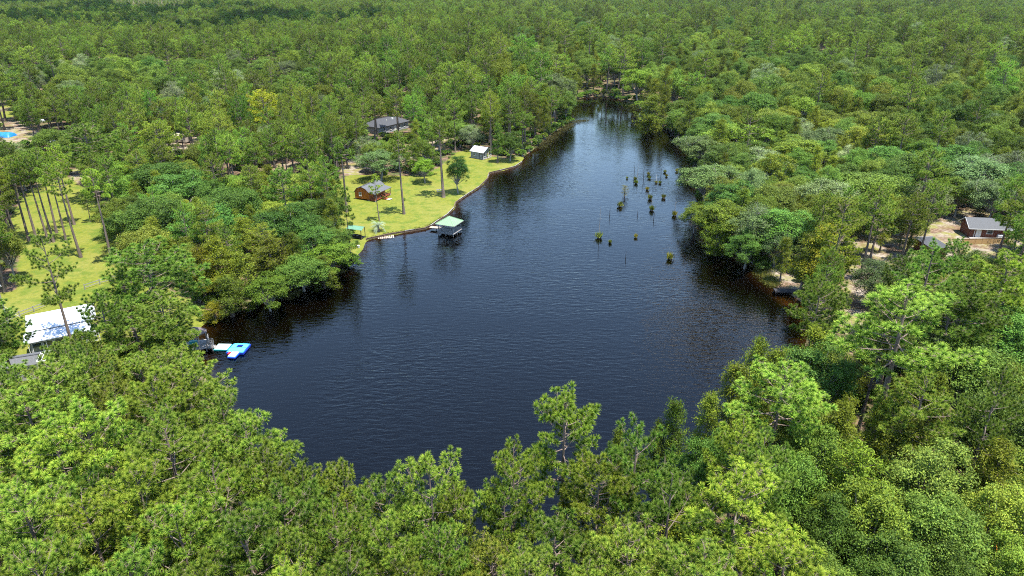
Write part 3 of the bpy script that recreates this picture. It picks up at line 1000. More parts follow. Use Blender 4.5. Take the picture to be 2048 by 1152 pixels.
# --- near bank, right
for (u, v, h, w, m, t) in [(1242, 838, 13, 60, CYPS[1], DEEP), (1355, 795, 15, 90, CYPS[0], DEEP), (1322, 835, 12, 70, CYPS[2], (.8, .9, 1)), (1425, 790, 15, 90, CYPS[1], (1, 1, 1)), (1480, 725, 15, 110, CYPS[0], (1, 1.05, 1)),
                           (1525, 680, 16, 110, CYPS[2], (1.1, 1.1, 1)), (1560, 700, 15, 100, CYPS[0], (1, 1, 1)), (1632, 655, 15, 100, CYPS[1], (1, 1, 1)), (1690, 820, 14, 140, CYPS[2], (.95, 1, 1)), (1770, 800, 13, 90, CYPS[1], (1.1, 1.1, 1)),
                           (1820, 840, 13, 140, CYPS[0], (.95, .95, 1)), (1720, 900, 14, 140, CYPS[3], (.95, 1, 1)), (2010, 900, 13, 150, CYPS[2], (1.05, 1, 1)), (1510, 780, 14, 110, CYPS[3], (1.2, 1.1, 1))]:
    top_tree('cypress', m, u, v, h, w, t)
for (u, v, h, w, t) in [(1810, 592, 23, 240, (.86, .98, 1)), (1572, 738, 18, 190, (.9, 1, 1)), (1640, 566, 19, 110, (.95, 1.02, 1)), (1868, 494, 20, 150, (.95, 1.05, 1)), (1688, 448, 17, 90, YEL),
                        (2005, 512, 20, 160, LIME), (1905, 590, 18, 150, (.9, 1, 1)), (1955, 572, 19, 150, (1, 1.05, 1)), (1860, 760, 17, 150, (1, 1.02, 1)), (1480, 850, 17, 130, LIME)]:
    top_tree('pine', PINE_OPEN if u in (1868,) else random.choice(PINES), u, v, h, w, t)
for (u, v, h, w, m, t) in [(1640, 690, 14, 150, OAKS[3], (.9, 1, 1.1)), (1640, 860, 13, 150, OAKS[4], (1.1, 1.1, 1.2)), (1580, 900, 13, 140, OAKS[2], (1, 1.05, 1.1)), (1880, 900, 14, 190, OAKS[0], (1.1, 1.1, 1.2)),
                           (1960, 690, 14, 170, OAKS[1], (.85, .95, 1)), (2030, 620, 14, 170, OAKS[3], (.95, 1.1, 1)), (2020, 780, 14, 170, OAKS[2], (.65, .75, .85)), (1760, 980, 13, 170, OAKS[4], (1, 1, 1)), (1900, 1010, 13, 180, OAKS[1], (1.05, 1.05, 1.1)),
                           (1680, 1010, 12, 140, OAKS[0], (.8, .9, .9)), (1800, 1080, 12, 160, OAKS[3], (.9, .95, .95)), (1660, 1110, 11, 150, OAKS[2], (.9, .95, 1)), (1920, 1110, 11, 150, OAKS[2], (.85, .95, 1)), (2040, 990, 13, 150, OAKS[4], (1.25, 1.2, 1.3)),
                           (2045, 1090, 11, 120, OAKS[4], (1.3, 1.25, 1.4)), (1770, 1140, 10, 150, OAKS[1], (.8, .85, .9)), (1910, 640, 10, 120, GREYS[1], (.9, .9, .8)), (1770, 530, 9, 110, GREYS[1], (.8, .85, .8)), (1750, 555, 6, 70, BARE, (1, 1, 1)), (1800, 560, 6, 60, BARE, (1, 1, 1))]:
    top_tree('oak', m, u, v, h, w, t)
# --- right bank of the lake
for (u, v, h, w, m, t) in [(1655, 456, 14, 100, CYPS[2], YEL), (1620, 470, 12, 80, CYPS[0], (.9, .95, 1)), (1490, 380, 12, 60, CYPS[1], (.9, 1, 1)), (1835, 410, 12, 60, CYPS[3], (.85, .9, .9)), (1297, 218, 9, 40, CYPS[3], (1.1, 1.05, 1)), (1310, 180, 16, 70, CYPS[0], (1, 1, 1)),
                           (1385, 205, 15, 60, CYPS[2], (1, 1, 1)), (1445, 240, 15, 60, CYPS[1], (.95, 1, 1))]:
    top_tree('cypress', m, u, v, h, w, t)
for (u, v, h, w, m, t) in [(1420, 330, 11, 110, GREYS[1], (1, 1.1, .9)), (1450, 400, 11, 120, OAKS[4], (1.15, 1.15, 1)), (1520, 410, 12, 120, GREYS[0], (.8, .95, .75)), (1590, 420, 12, 130, OAKS[3], (1, 1.05, 1)), (1530, 300, 11, 110, GREYS[0], (1, 1, 1)),
                           (1660, 360, 12, 120, GREYS[1], (1, 1, 1)), (1480, 250, 12, 120, OAKS[4], (1.2, 1.15, 1.1)), (1600, 280, 12, 120, OAKS[4], (1.1, 1.1, 1)), (1750, 350, 12, 150, OAKS[1], (.9, 1, 1)), (1835, 315, 13, 150, OAKS[0], (.6, .72, .8)),
                           (1965, 322, 13, 140, GREYS[1], (.7, .85, .8)), (1895, 300, 13, 150, OAKS[0], (.6, .75, .8)), (2045, 335, 12, 120, OAKS[2], (.55, .7, .75)), (1405, 268, 11, 90, GREYS[1], (1, 1.05, .9)), (1950, 62, 14, 90, GREYS[0], (1.35, 1.3, 1.3)),
                           (1500, 455, 9, 80, OAKS[3], (1, 1.05, 1)), (1560, 455, 9, 80, GREYS[1], (.8, .95, .8)), (1440, 440, 8, 70, CYPS[3], (1, 1.1, 1)), (1395, 400, 8, 60, OAKS[4], (1, 1.05, 1))]:
    top_tree('oak', m, u, v, h, w, t)
# --- lawn trees beside the cabin
for (u, v, h, r, m, t, n) in [(808, 428, 21, 3.4, PINE_HIGH[0], (.95, 1, 1), 'tall bare-boled pine on the lawn in front of the orange cabin'),
                              (887, 394, 20, 4.2, PINE_HIGH[1], (.95, 1, 1), 'tall bare-boled pine on the lawn beside the picnic table'),
                              (694, 425, 19, 3.4, PINE_HIGH[1], (.9, .95, 1), 'tall greyish pine just left of the orange cabin'),
                              (759, 442, 12, 1.5, PINE_SLIM[1], (1.1, 1.05, 1), 'slender young pine rising beside the silvery palm'),
                              (678, 432, 13, 1.7, PINE_SLIM[0], (1, 1, 1), 'slim pine at the lawn edge left of the cabin'),
                              (701, 512, 15, 1.7, PINE_SLIM[0], (.9, .95, 1), 'slim leaning pine over the green boat shelter')]:
    base_tree('pine', m, u, v, h, r, t, n)
for (u, v, h, r, m, t, n) in [(916, 386, 11, 3.2, OAKS[3], (.62, .78, .8), 'dark rounded oak at the lawn edge by the picnic table'),
                              (850, 366, 7.5, 3.4, OAKS[4], (1.1, 1.3, 1), 'bright green round young oak on the lawn behind the cabin'),
                              (762, 362, 9.5, 6.0, GREYS[1], (.8, .9, .75), 'wide-spreading oak shading the back of the orange cabin'),
                              (945, 300, 9, 4.6, GREYS[0], (.85, .85, .95), 'greyish oak behind the weathered shed'),
                              (792, 342, 9, 4.2, OAKS[4], (1.05, 1.05, 1), 'green oak between the cabin and the bright young oak'),
                              (1020, 322, 10, 4.4, OAKS[0], (.8, .9, .9), 'rounded oak on the shore right of the weathered shed'),
                              (14, 702, 4.6, 2.4, OAKS[0], (.7, .85, .9), 'round dark bush-like oak beside the utility pole')]:
    base_tree('oak', m, u, v, h, r, t, n)
for (u, v, h, r, m, t, n) in [(995, 325, 13, 3.0, CYPS[0], (.55, .75, .9), 'dark conical cypress right of the weathered shed'),
                              (430, 640, 4.2, 2.2, CYPS[3], YEL, 'small yellow-green cypress at the water by the brown-roofed deck')]:
    base_tree('cypress', m, u, v, h, r, t, n)
# --- the park of bare-boled pines on the large lawn
for i, (u, v, h, r) in enumerate([(60, 488, 19, 3.0), (78, 496, 20, 3.0), (100, 492, 20, 2.9), (109, 490, 19, 2.6), (115, 472, 20, 2.8), (135, 491, 18, 2.4), (163, 519, 20, 3.0), (226, 531, 20, 2.8), (30, 470, 19, 3.2), (8, 500, 18, 3.0), (150, 455, 19, 3.0), (182, 450, 8, 1.6)]):
    base_tree('pine', PINE_HIGH[i % 2] if i != 11 else PINE_SLIM[0], u, v, h, r, random.choice([LIME, (1, 1, 1)]))
base_tree('pine', PINE_OPEN, 152, 715, 21, 4.6, (.95, 1, 1), 'gaunt open-crowned pine standing in front of the white roof')
for (u, v, h, w, t) in [(290, 488, 20, 200, (.9, .98, 1)), (230, 545, 17, 110, (.95, 1, 1)), (208, 590, 18, 110, (.95, 1, 1)), (308, 590, 17, 140, (.92, 1, 1)), (345, 655, 12, 90, (1, 1, 1)), (250, 640, 15, 160, (.9, 1, 1))]:
    top_tree('pine', random.choice(PINES[:3]), u, v, h, w, t)
for (u, v, h, w, m, t) in [(160, 690, 9, 120, OAKS[0], (.6, .75, .7)), (230, 700, 9, 110, CYPS[3], (.8, .9, .9)), (300, 668, 10, 120, CYPS[3], (1, 1.05, .9))]:
    top_tree('oak' if m is OAKS[0] else 'cypress', m, u, v, h, w, t)
# --- wooded point left of the boat shelter
for (u, v, h, w, m, t) in [(300, 400, 13, 130, OAKS[0], (.62, .8, .85)), (400, 420, 12, 140, OAKS[3], (.7, .88, .9)), (360, 350, 12, 130, OAKS[3], (.75, .95, 1)), (460, 380, 12, 120, OAKS[1], (.75, .92, 1)), (560, 420, 12, 120, OAKS[3], (.85, 1.05, 1.05)),
                           (620, 450, 10, 100, OAKS[3], (.8, 1, 1)), (655, 480, 8, 100, OAKS[4], (1, 1.15, 1)), (530, 540, 8, 90, OAKS[4], (1, 1.15, 1)), (600, 505, 8, 110, OAKS[1], (.85, .95, 1)), (320, 330, 12, 120, OAKS[1], (.7, .85, .9))]:
    top_tree('oak', m, u, v, h, w, t)
for (u, v, h, w, m, t) in [(480, 440, 12, 90, CYPS[0], (1.1, 1.1, 1)), (430, 480, 12, 100, CYPS[2], (1.1, 1.15, 1)), (390, 500, 11, 90, CYPS[0], YEL), (470, 510, 9, 90, CYPS[3], (.9, .9, 1)), (540, 480, 10, 90, CYPS[3], (.95, .95, 1)), (580, 470, 10, 70, CYPS[2], (1, 1, 1)), (450, 550, 8, 80, CYPS[3], (.8, .85, 1)), (640, 500, 8, 70, CYPS[2], (.9, .9, 1))]:
    top_tree('cypress', m, u, v, h, w, t)
for (u, v, h, w, t) in [(520, 185, 20, 70, (1.7, 1.25, .8)), (600, 150, 21, 90, (.95, 1, 1)), (180, 255, 20, 120, (.85, .95, 1)), (320, 250, 18, 80, LIME), (560, 345, 17, 80, (.9, 1, 1)), (600, 260, 18, 80, LIME), (740, 105, 19, 80, (.95, 1, 1))]:
    top_tree('pine', random.choice(PINES), u, v, h, w, t)


# --- the woods between, by zone
def zone(u, v, y):
    """spacing radius, kinds with shares, height factor"""
    if v > 640 and u < 930:
        return 2.9, dict(pine=.97, oak=.03), 1.0
    if v > 760 and u < 1540:
        return 2.9, dict(pine=.6, oak=.2, cypress=.2), .9
    if v > 640:
        return 2.9, dict(pine=.15, oak=.6, cypress=.25), .9
    if v > 430 and u > 1500:
        return 3.2, dict(pine=.55, oak=.4, cypress=.05), .95
    if u > 1340 and v > 140:
        return 3.1, dict(pine=.05, oak=.83, grey=.06, cypress=.06), .95
    if u < 225 and v > 330:
        return 3.2, dict(pine=.6, oak=.4), 1.0
    if u < 720 and v > 330:
        return 2.7, dict(pine=.12, oak=.63, cypress=.25), .85
    if u < 640 and 125 < v < 215:
        return 3.4, dict(pine=.22, oak=.68, grey=.10), .95
    if u < 720 and v > 200:
        return 3.3, dict(pine=.62, oak=.33, grey=.05), .95
    if u < 1080 and v > 200:
        return 3.4, dict(pine=.40, oak=.50, grey=.06, cypress=.04), .95
    if 980 < u < 1360 and v > 110:
        return 2.9, dict(pine=.30, oak=.42, cypress=.22, grey=.06), 1.0
    if u > 1000:
        return 3.1, dict(pine=.24, oak=.66, grey=.06, cypress=.04), .95
    return 2.9, dict(pine=.84, oak=.14, grey=.02), 1.0


def pick_kind(d):
    t = random.random() * sum(d.values())
    for k, p in d.items():
        t -= p
        if t <= 0:
            return k
    return k


def fill(y0, y1, half, tries_per, far=False):
    """random planting over the wedge the camera (and a step beside it) can see"""
    step = tries_per
    yy = y0
    pts = []
    while yy < y1:
        xm = half * yy + 30
        n = int(2 * xm / step)
        for i in range(n):
            pts.append((-xm + (i + random.random()) * step, yy + random.random() * step))
        yy += step
    random.shuffle(pts)
    X = np.array([p[0] for p in pts]); Y = np.array([p[1] for p in pts])
    U, V, _ = proj(X, Y, 11.0)
    ND = np.ones(len(pts)) * 99
    nr = (Y < 460) & (np.abs(X) < 200)
    ND[nr] = lake_sd(X[nr], Y[nr])
    Zg = np.full(len(pts), 1.1)
    nn = (Y < 520) & (np.abs(X) < 420)
    Zg[nn] = ground_z(X[nn], Y[nn]) - .12
    INL = np.zeros(len(pts), bool)
    for p in LAWN:
        INL[nn] |= inside(p, X[nn], Y[nn])
    for p in SAND:
        INL[nn] |= inside(p, X[nn], Y[nn]) & (rng.uniform(size=nn.sum()) < .8)
    for i in range(len(pts)):
        if ND[i] < .8 or INL[i]:
            continue
        x, y = float(X[i]), float(Y[i])
        u, v = float(U[i]), float(V[i])
        rad, kinds, hf = zone(u, v, y)
        st = float(wob(x, y, .012)) + .6 * float(wob(x + 300, y, .035))          # stands of different age and mixture
        if y > 230:
            kinds = dict(kinds)
            kinds['pine'] = kinds.get('pine', 0) * (1.6 if st > .1 else .6)
        kind = pick_kind(kinds)
        hf *= 1 + .16 * max(-1, min(1, float(wob(x, y + 500, .02))))
        if kind == 'pine':
            h = random.uniform(14, 20.5) * hf; r = random.uniform(3.3, 4.9) if y > 260 else random.uniform(2.8, 4.2); mod = random.choice(PINES)
        elif kind == 'cypress':
            h = random.uniform(9, 14) * hf; r = random.uniform(2.2, 3.0); mod = random.choice(CYPS)
        else:
            h = random.uniform(8.5, 13.5) * hf; r = random.uniform(3.4, 5.8); mod = random.choice(OAKS if kind == 'oak' else GREYS)
        grow = 1 + .42 * min(1.0, max(0.0, (y - 190) / 160)) if u < 1000 else 1 + .50 * min(1.0, max(0.0, (y - 140) / 160))
        if kind == 'pine' and u < 700: grow = 1 + (grow - 1) * .6
        r *= grow; h *= 1 + (grow - 1) * (.9 if kind == 'pine' else 1.0)
        if ND[i] < 4 and not far:
            h *= .75; r *= .8
        if not free(x, y, r * (rad / 3.0), .66 if not far else .88):
            continue
        z = float(Zg[i])
        if far and 225 < u < 375 and v < 26 and y > 500:      # the thinned stand of pale poles
            if random.random() < .35: continue
            kind, mod, h, r = 'pine', random.choice(PINE_SLIM), random.uniform(8, 12), 1.7
        if -150 < u < 2200 and v > -60:
            c = cover(x, y, z, h, r, mod['cb'] * h / mod['H'])
            if c > .10:
                if c < .6 and kind != 'pine' and random.random() < .8:      # a smaller tree may fit under the sight line
                    h *= .5; r *= .62
                    if cover(x, y, z, h, r, mod['cb'] * h / mod['H']) > .10:
                        continue
                else:
                    continue
        t = random.uniform(.9, 1.12)
        if kind == 'oak':
            tint = (t * random.uniform(.85, 1.25), t, t * random.uniform(.85, 1.1))
        elif kind == 'pine':
            tint = (t * random.uniform(.8, 1.12), t * .97, t)
        else:
            tint = (t, t, t)
        GRID.setdefault((int(x // 10), int(y // 10)), []).append((x, y, r * (rad / 3.0)))
        TREES.append(dict(kind='oak' if kind == 'grey' else kind, model=mod, x=x, y=y, z=z, h=h, r=r, tint=tint, note=None, far=far))


fill(30, 300, .86, 1.7)
fill(300, 620, .84, 2.6, True)
fill(620, 1450, .82, 4.2, True)
fill(1450, 2700, .80, 8.5, True)
print('trees planned', len(TREES))

# ------------------------------------------------------------------ the trees as things; what is past 300 of a kind becomes one wood of that kind
for t in TREES:
    u, v, w = proj(t['x'], t['y'], t['z'] + t['h'] * .7)
    t['u'], t['v'], t['w'] = float(u), float(v), float(w)
    rp = t['r'] / t['w'] * F_PX
    t['inview'] = -.6 * rp < u < 2048 + .6 * rp and -5 < v < 1152 + 1.6 * rp
    t['size'] = rp * t['h'] / t['w'] if t['inview'] else 0.0
LAND = [('the orange cabin', -38, 183), ('the green-roofed gazebo', -15, 157), ('the weathered lakeside shed', -11, 230), ('the dark-roofed house', -49, 276), ('the white-roofed building', -73, 99),
        ('the brown-roofed deck', -51, 100), ('the black jetty', 52, 122), ('the tan panel fence', 106, 148), ('the far end of the lake', 46, 372), ('the blue tarp', -190, 266), ('the silvery palm', -32, 158),
        ('the green boat shelter', -36, 153), ('the sandy beach', 56, 127), ('the stumps nearest the bank', 61, 200), ('the beige trailer', -125, 262), ('the utility pole', -87, 108), ('the reedy right bank', 47, 150),
        ('the right-edge grass patch', 70, 78), ('the orange puddle', 52, 55), ('the big lawn', -105, 140), ('the far house\'s sandy drive', -40, 240), ('the lake\'s narrow neck', 55, 270),
        ('the bottom left corner', -45, 52), ('the bottom edge', 0, 52), ('the left wooded point', -50, 135), ('the open woods beyond the far end', 40, 430), ('the woods beyond the dark roof', -80, 330), ('the woods far right of the neck', 140, 300), ('the woods right of the stumps', 110, 220), ('the woods far past the tarp', -260, 400), ('the woods beyond the far right bank', 200, 420)]
ORD = ['nearest'] + [w + ' nearest' for w in 'second third fourth fifth sixth seventh eighth ninth tenth eleventh twelfth thirteenth fourteenth fifteenth sixteenth seventeenth eighteenth nineteenth twentieth'.split()] + ['twenty-' + w + ' nearest' for w in 'first second third fourth fifth sixth seventh eighth ninth'.split()]
NAME = dict(pine='pine_tree', oak='oak_tree', cypress='cypress_tree')
GROUPS = dict(pine='pines of the woods round the lake', oak='broad-leaved oaks of the woods round the lake', cypress='cypresses along the lake banks')


def look(t):
    r, g, b = t['tint']
    if t['kind'] == 'pine':
        tone = 'yellowish' if r > 1.25 else 'lime green' if g > 1.03 else 'dark green' if r < .9 else 'mid green'
        size = 'gaunt open' if t['model'] is PINE_OPEN else 'long-boled' if t['model'] in PINE_HIGH else 'slim young' if t['model'] in PINE_SLIM else 'tall' if t['h'] > 18.5 else 'full-crowned'
        return size, tone, 'pine'
    if t['kind'] == 'oak':
        tone = 'grey-green' if (t['model'] in GREYS or t['model'] is BARE) else 'dark green' if g < .92 else 'bright green' if g > 1.08 else 'mid green'
        return ('broad' if t['r'] > 4.2 else 'small' if t['h'] < 7 else 'rounded'), tone, 'oak'
    tone = 'golden green' if r > 1.08 else 'dark olive' if g < .95 else 'olive green'
    return ('low' if t['h'] < 8 else 'feathery'), tone, 'cypress'


single, mass = [], []
for kind in ('pine', 'oak', 'cypress'):
    L = sorted([t for t in TREES if t['kind'] == kind], key=lambda t: (t['note'] is None, -t['size']))
    keep = [t for t in L if t['size'] > 0][:300]
    ids = set(map(id, keep))
    single += keep
    mass += [t for t in L if id(t) not in ids]
buckets = {}
for t in single:
    if t['note']:
        continue
    j = min(range(len(LAND)), key=lambda k: (LAND[k][1] - t['x']) ** 2 + (LAND[k][2] - t['y']) ** 2)
    dx, dy = t['x'] - LAND[j][1], t['y'] - LAND[j][2]
    side = ('right of' if dx > 0 else 'left of') if abs(dx) > abs(dy) else ('beyond' if dy > 0 else 'in front of')
    t['key'] = (*look(t), side, LAND[j][0]); t['dist'] = dx * dx + dy * dy
    buckets.setdefault(t['key'], []).append(t)
for key, L in buckets.items():
    L.sort(key=lambda t: t['dist'])
    size, tone, sp, side, lm = key
    for i, t in enumerate(L):
        if len(L) == 1:
            t['note'] = f'{size} {tone} {sp} {side} {lm}'
        elif i < len(ORD):
            t['note'] = f'{size} {tone} {sp}, {ORD[i]} {side} {lm}'
        else:
            t['note'] = f'{size} {tone} {sp} deep in the woods {side} {lm}'
for t in single:
    m = t['model']
    e = thing(NAME[t['kind']], t['note'], 'tree', (t['x'], t['y'], t['z']), random.uniform(0, 6.28), GROUPS[t['kind']])
    sxy = t['r'] / m['R']; sz = t['h'] / m['H']
    e.scale = (sxy, sxy * random.uniform(.94, 1.06), sz)
    for part in ('trunk', 'crown'):
        c = link_obj(part, m[part], None, e)
        c.color = (*t['tint'], 1)
        if part == 'trunk' and sxy < .9:
            pass

# the rest of each kind: one wood per kind, instances of the same models
def wood(name, label, items, variants):
    if not items: return
    protos = bpy.data.collections.new('models_' + name)       # not linked to the scene
    keys = []
    for k, m in enumerate(variants):
        tv = m['trunk']; cv = m['crown']
        j = bmesh.new()
        nt_, nc_ = len(tv.vertices), len(cv.vertices)
        V = np.empty((nt_ + nc_) * 3, np.float32)
        a = np.empty(nt_ * 3, np.float32); tv.vertices.foreach_get('co', a); V[:nt_ * 3] = a
        a = np.empty(nc_ * 3, np.float32); cv.vertices.foreach_get('co', a); V[nt_ * 3:] = a
        ft = np.empty(len(tv.loops), np.int32); tv.loops.foreach_get('vertex_index', ft)
        fc = np.empty(len(cv.loops), np.int32); cv.loops.foreach_get('vertex_index', fc)
        kc = cv.polygons[0].loop_total
        col = np.ones((nt_ + nc_, 3), np.float32) * .1
        a = np.empty(nc_ * 4, np.float32); cv.color_attributes['col'].data.foreach_get('color', a); col[nt_:] = a.reshape(-1, 4)[:, :3]
        me = np_mesh(f'{name}_model', V.reshape(-1, 3), [ft.reshape(-1, 4), fc.reshape(-1, kc) + nt_], [tv.materials[0], cv.materials[0]], col=col,
                     mat_idx=np.concatenate([np.zeros(len(ft) // 4), np.ones(len(fc) // kc)]))
        o = bpy.data.objects.new(f'model_{k:02d}', me)
        protos.objects.link(o)
        keys.append(id(m))
        j.free()
    n = len(items)
    pos = np.array([(t['x'], t['y'], t['z']) for t in items], np.float32)
    me = bpy.data.meshes.new(name)
    me.vertices.add(n); me.vertices.foreach_set('co', pos.ravel())
    idx = np.array([keys.index(id(t['model'])) if id(t['model']) in keys else 0 for t in items], np.int32)
    rot = np.zeros((n, 3), np.float32); rot[:, 2] = rng.uniform(0, 6.28, n)
    scl = np.array([(t['r'] / t['model']['R'],) * 2 + (t['h'] / t['model']['H'],) for t in items], np.float32)
    for nm, ty, arr in (('idx', 'INT', idx), ('rot', 'FLOAT_VECTOR', rot), ('scl', 'FLOAT_VECTOR', scl)):
        a = me.attributes.new(nm, ty, 'POINT')
        a.data.foreach_set('value' if ty == 'INT' else 'vector', arr.ravel())
    o = link_obj(name, me)
    g = bpy.data.node_groups.new('scatter_' + name, 'GeometryNodeTree')
    g.interface.new_socket('Geometry', in_out='INPUT', socket_type='NodeSocketGeometry')
    g.interface.new_socket('Geometry', in_out='OUTPUT', socket_type='NodeSocketGeometry')
    gi = g.nodes.new('NodeGroupInput'); go = g.nodes.new('NodeGroupOutput')
    ip = g.nodes.new('GeometryNodeInstanceOnPoints')
    ci = g.nodes.new('GeometryNodeCollectionInfo')
    ci.inputs['Collection'].default_value = protos
    ci.inputs['Separate Children'].default_value = True
    ci.inputs['Reset Children'].default_value = True
    ip.inputs['Pick Instance'].default_value = True

    def named(nm, dt):
        q = g.nodes.new('GeometryNodeInputNamedAttribute'); q.data_type = dt
        q.inputs['Name'].default_value = nm
        return q.outputs['Attribute']
    g.links.new(gi.outputs[0], ip.inputs['Points'])
    g.links.new(ci.outputs[0], ip.inputs['Instance'])
    g.links.new(named('idx', 'INT'), ip.inputs['Instance Index'])
    e2r = g.nodes.new('FunctionNodeEulerToRotation')
    g.links.new(named('rot', 'FLOAT_VECTOR'), e2r.inputs[0])
    g.links.new(e2r.outputs[0], ip.inputs['Rotation'])
    g.links.new(named('scl', 'FLOAT_VECTOR'), ip.inputs['Scale'])
    g.links.new(ip.outputs[0], go.inputs[0])
    md = o.modifiers.new('scatter', 'NODES'); md.node_group = g
    return tag(o, label, 'wood', kind='stuff')


wood('pine_wood', 'mass of distant pines stretching beyond the lake to the skyline', [t for t in mass if t['kind'] == 'pine'], PINES + PINE_HIGH + [PINE_OPEN] + PINE_SLIM)
wood('oak_wood', 'mass of distant broad-leaved trees mixed among the far pines', [t for t in mass if t['kind'] == 'oak'], OAKS + GREYS + [BARE])
wood('cypress_wood', 'mass of distant olive cypresses mixed into the far woods', [t for t in mass if t['kind'] == 'cypress'], CYPS)

# undergrowth: bushes nobody could count, under the woods
ug = []
for k in range(9000):
    y = random.uniform(32, 300) if k < 5200 else random.uniform(230, 440); x = random.uniform(-1, 1) * (.84 * y + 18)
    ug.append((x, y))
ua = np.array(ug)
sd = lake_sd(ua[:, 0], ua[:, 1])
okm = sd > .6
for p in LAWN + SAND:
    okm &= ~inside(p, ua[:, 0], ua[:, 1])
uz = ground_z(ua[:, 0], ua[:, 1])
items = []
for (x, y), z, ok in zip(ug, uz, okm):
    if not ok or any((x - bx) ** 2 + (y - by) ** 2 < (br - .3) ** 2 for bx, by, br in NO_TREE):
        continue
    h = random.uniform(.8, 2.6); r = h * random.uniform(.6, .9)
    if cover(x, y, z, h, r, 0) > .2: continue
    items.append(dict(x=x, y=y, z=float(z) - .15, h=h, r=r, model=random.choice(SHRUBS)))
wood('undergrowth', 'low green undergrowth filling the floor of the woods', items, SHRUBS)

# ------------------------------------------------------------------ buildings and lake furniture
def window(parent, c, w, h, axis, frame='white', depth=.06, name='window'):
    """a framed window set proud of a wall; axis 'x' = lies along local x, facing -y; 'y' = along y, facing -x"""
    fr = MB()
    t = .07
    def bx(m, a, z, ww, hh, d):
        if axis == 'x': m.box((c[0] + a, c[1], c[2] + z), (ww, d, hh))
        else: m.box((c[0], c[1] + a, c[2] + z), (d, ww, hh))
    bx(fr, 0, h / 2 - t / 2, w, t, depth * 2); bx(fr, 0, -h / 2 + t / 2, w, t, depth * 2)
    bx(fr, -w / 2 + t / 2, 0, t, h - 2 * t, depth * 2); bx(fr, w / 2 - t / 2, 0, t, h - 2 * t, depth * 2)
    bx(fr, 0, 0, w - 2 * t, t * .6, depth * 1.4)
    o = fr.build(name, M[frame], parent)
    g = MB(); bx(g, 0, 0, w - 2 * t, h - 2 * t, depth)
    g.build('pane', M['glass'], o)
    s = MB(); bx(s, 0, -h / 2 - .04, w + .12, .07, depth * 3)
    s.build('sill', M[frame], o)
    return o


def wall_ring(poly, z0, z1, t=.12):
    """thin walls along a closed polygon as one shell"""
    m = MB()
    n = len(poly)
    for i in range(n):
        a, b = Vector(poly[i]), Vector(poly[(i + 1) % n])
        d = (b - a); L = d.length; d.normalize()
        c = (a + b) / 2
        m.box((c.x, c.y, (z0 + z1) / 2), (L - (t + .006 if i % 2 else -.0), t, z1 - z0), math.atan2(d.y, d.x))
    return m


# --- orange cabin: gambrel roof, ridge along local +y, gable at y=0 towards the lake, porch on the +x side
pa = at(711, 400, .5)
cab = thing('cabin', 'orange wooden cabin with grey gambrel roof, porch and steps on the lawn', 'cabin', (pa.x, pa.y, gz(pa.x, pa.y)), R(-24))
W, LEN, PW = 4.4, 7.6, 2.0
z0 = .35
prof = [(0, z0), (W, z0), (W, z0 + 1.75), (W * .80, z0 + 2.75), (W / 2, z0 + 3.2), (W * .20, z0 + 2.75), (0, z0 + 1.75)]
body = MB()
n = len(prof)
body.add([(x, 0, z) for x, z in prof] + [(x, LEN, z) for x, z in prof], [tuple(range(n)), tuple(range(2 * n - 1, n - 1, -1))] + [(i, i + n, (i + 1) % n + n, (i + 1) % n) for i in range(n)])
wall = body.build('wall', M['orange'], cab)
bt = MB()
for k in range(1, 14):                                     # vertical battens on the gable end
    x = W * k / 14
    zt = np.interp(x, [0, W * .2, W / 2, W * .8, W], [z0 + 1.75, z0 + 2.75, z0 + 3.2, z0 + 2.75, z0 + 1.75])
    if abs(x - 1.75) < .5:
        bt.box((x, -.02, z0 + .37), (.05, .03, .72)); bt.box((x, -.02, (z0 + 1.85 + zt) / 2), (.05, .03, zt - z0 - 1.95))
    else:
        bt.box((x, -.02, (z0 + zt) / 2), (.05, .03, zt - z0 - .06))
b_o = bt.build('battens', M['orange'], wall); b_o['kind'] = 'stuff'
ro = MB()
rp = [(-.25, z0 + 1.62), (W * .19 - .05, z0 + 2.86), (W / 2, z0 + 3.36), (W * .81 + .05, z0 + 2.86), (W + .12, z0 + 2.06)]
for i in range(4):
    (xa, za), (xb, zb) = rp[i], rp[i + 1]
    ro.plate([(xa, -.22, za), (xb, -.22, zb), (xb, LEN + .22, zb), (xa, LEN + .22, za)][::-1] if False else [(xa, -.22, za), (xa, LEN + .22, za), (xb, LEN + .22, zb), (xb, -.22, zb)][::-1], .07)
ro.plate([(W + .124, -.22, z0 + 2.056), (W + PW + .25, -.22, z0 + 1.72), (W + PW + .25, LEN + .22, z0 + 1.72), (W + .124, LEN + .22, z0 + 2.056)], .07)
roof = ro.build('roof', M['shingle'], cab)
MB().box((W / 2, LEN / 2, z0 + 3.40), (.3, LEN + .4, .05)).build('ridge_cap', M['shingle_dark'], roof)
window(cab, (1.75, -.03, z0 + 1.28), .75, 1.0, 'x', 'white')
MB().box((W + .03, 2.9, z0 + .95), (.06, .9, 1.9)).build('door', M['wood_brown'], cab)
window(cab, (W + .03, 5.2, z0 + 1.15), .8, .9, 'y', 'white')
dk = MB(); dk.box((W + PW / 2 + .005, LEN / 2, z0 - .09), (PW, LEN, .12)); dk.build('porch_deck', M['wood_red'], cab)
for y in (.1, 2.5, 4.9, 7.5):
    MB().box((W + PW - .06, y, z0 + .85), (.12, .12, 1.72)).build('porch_post', M['wood_brown'], cab)
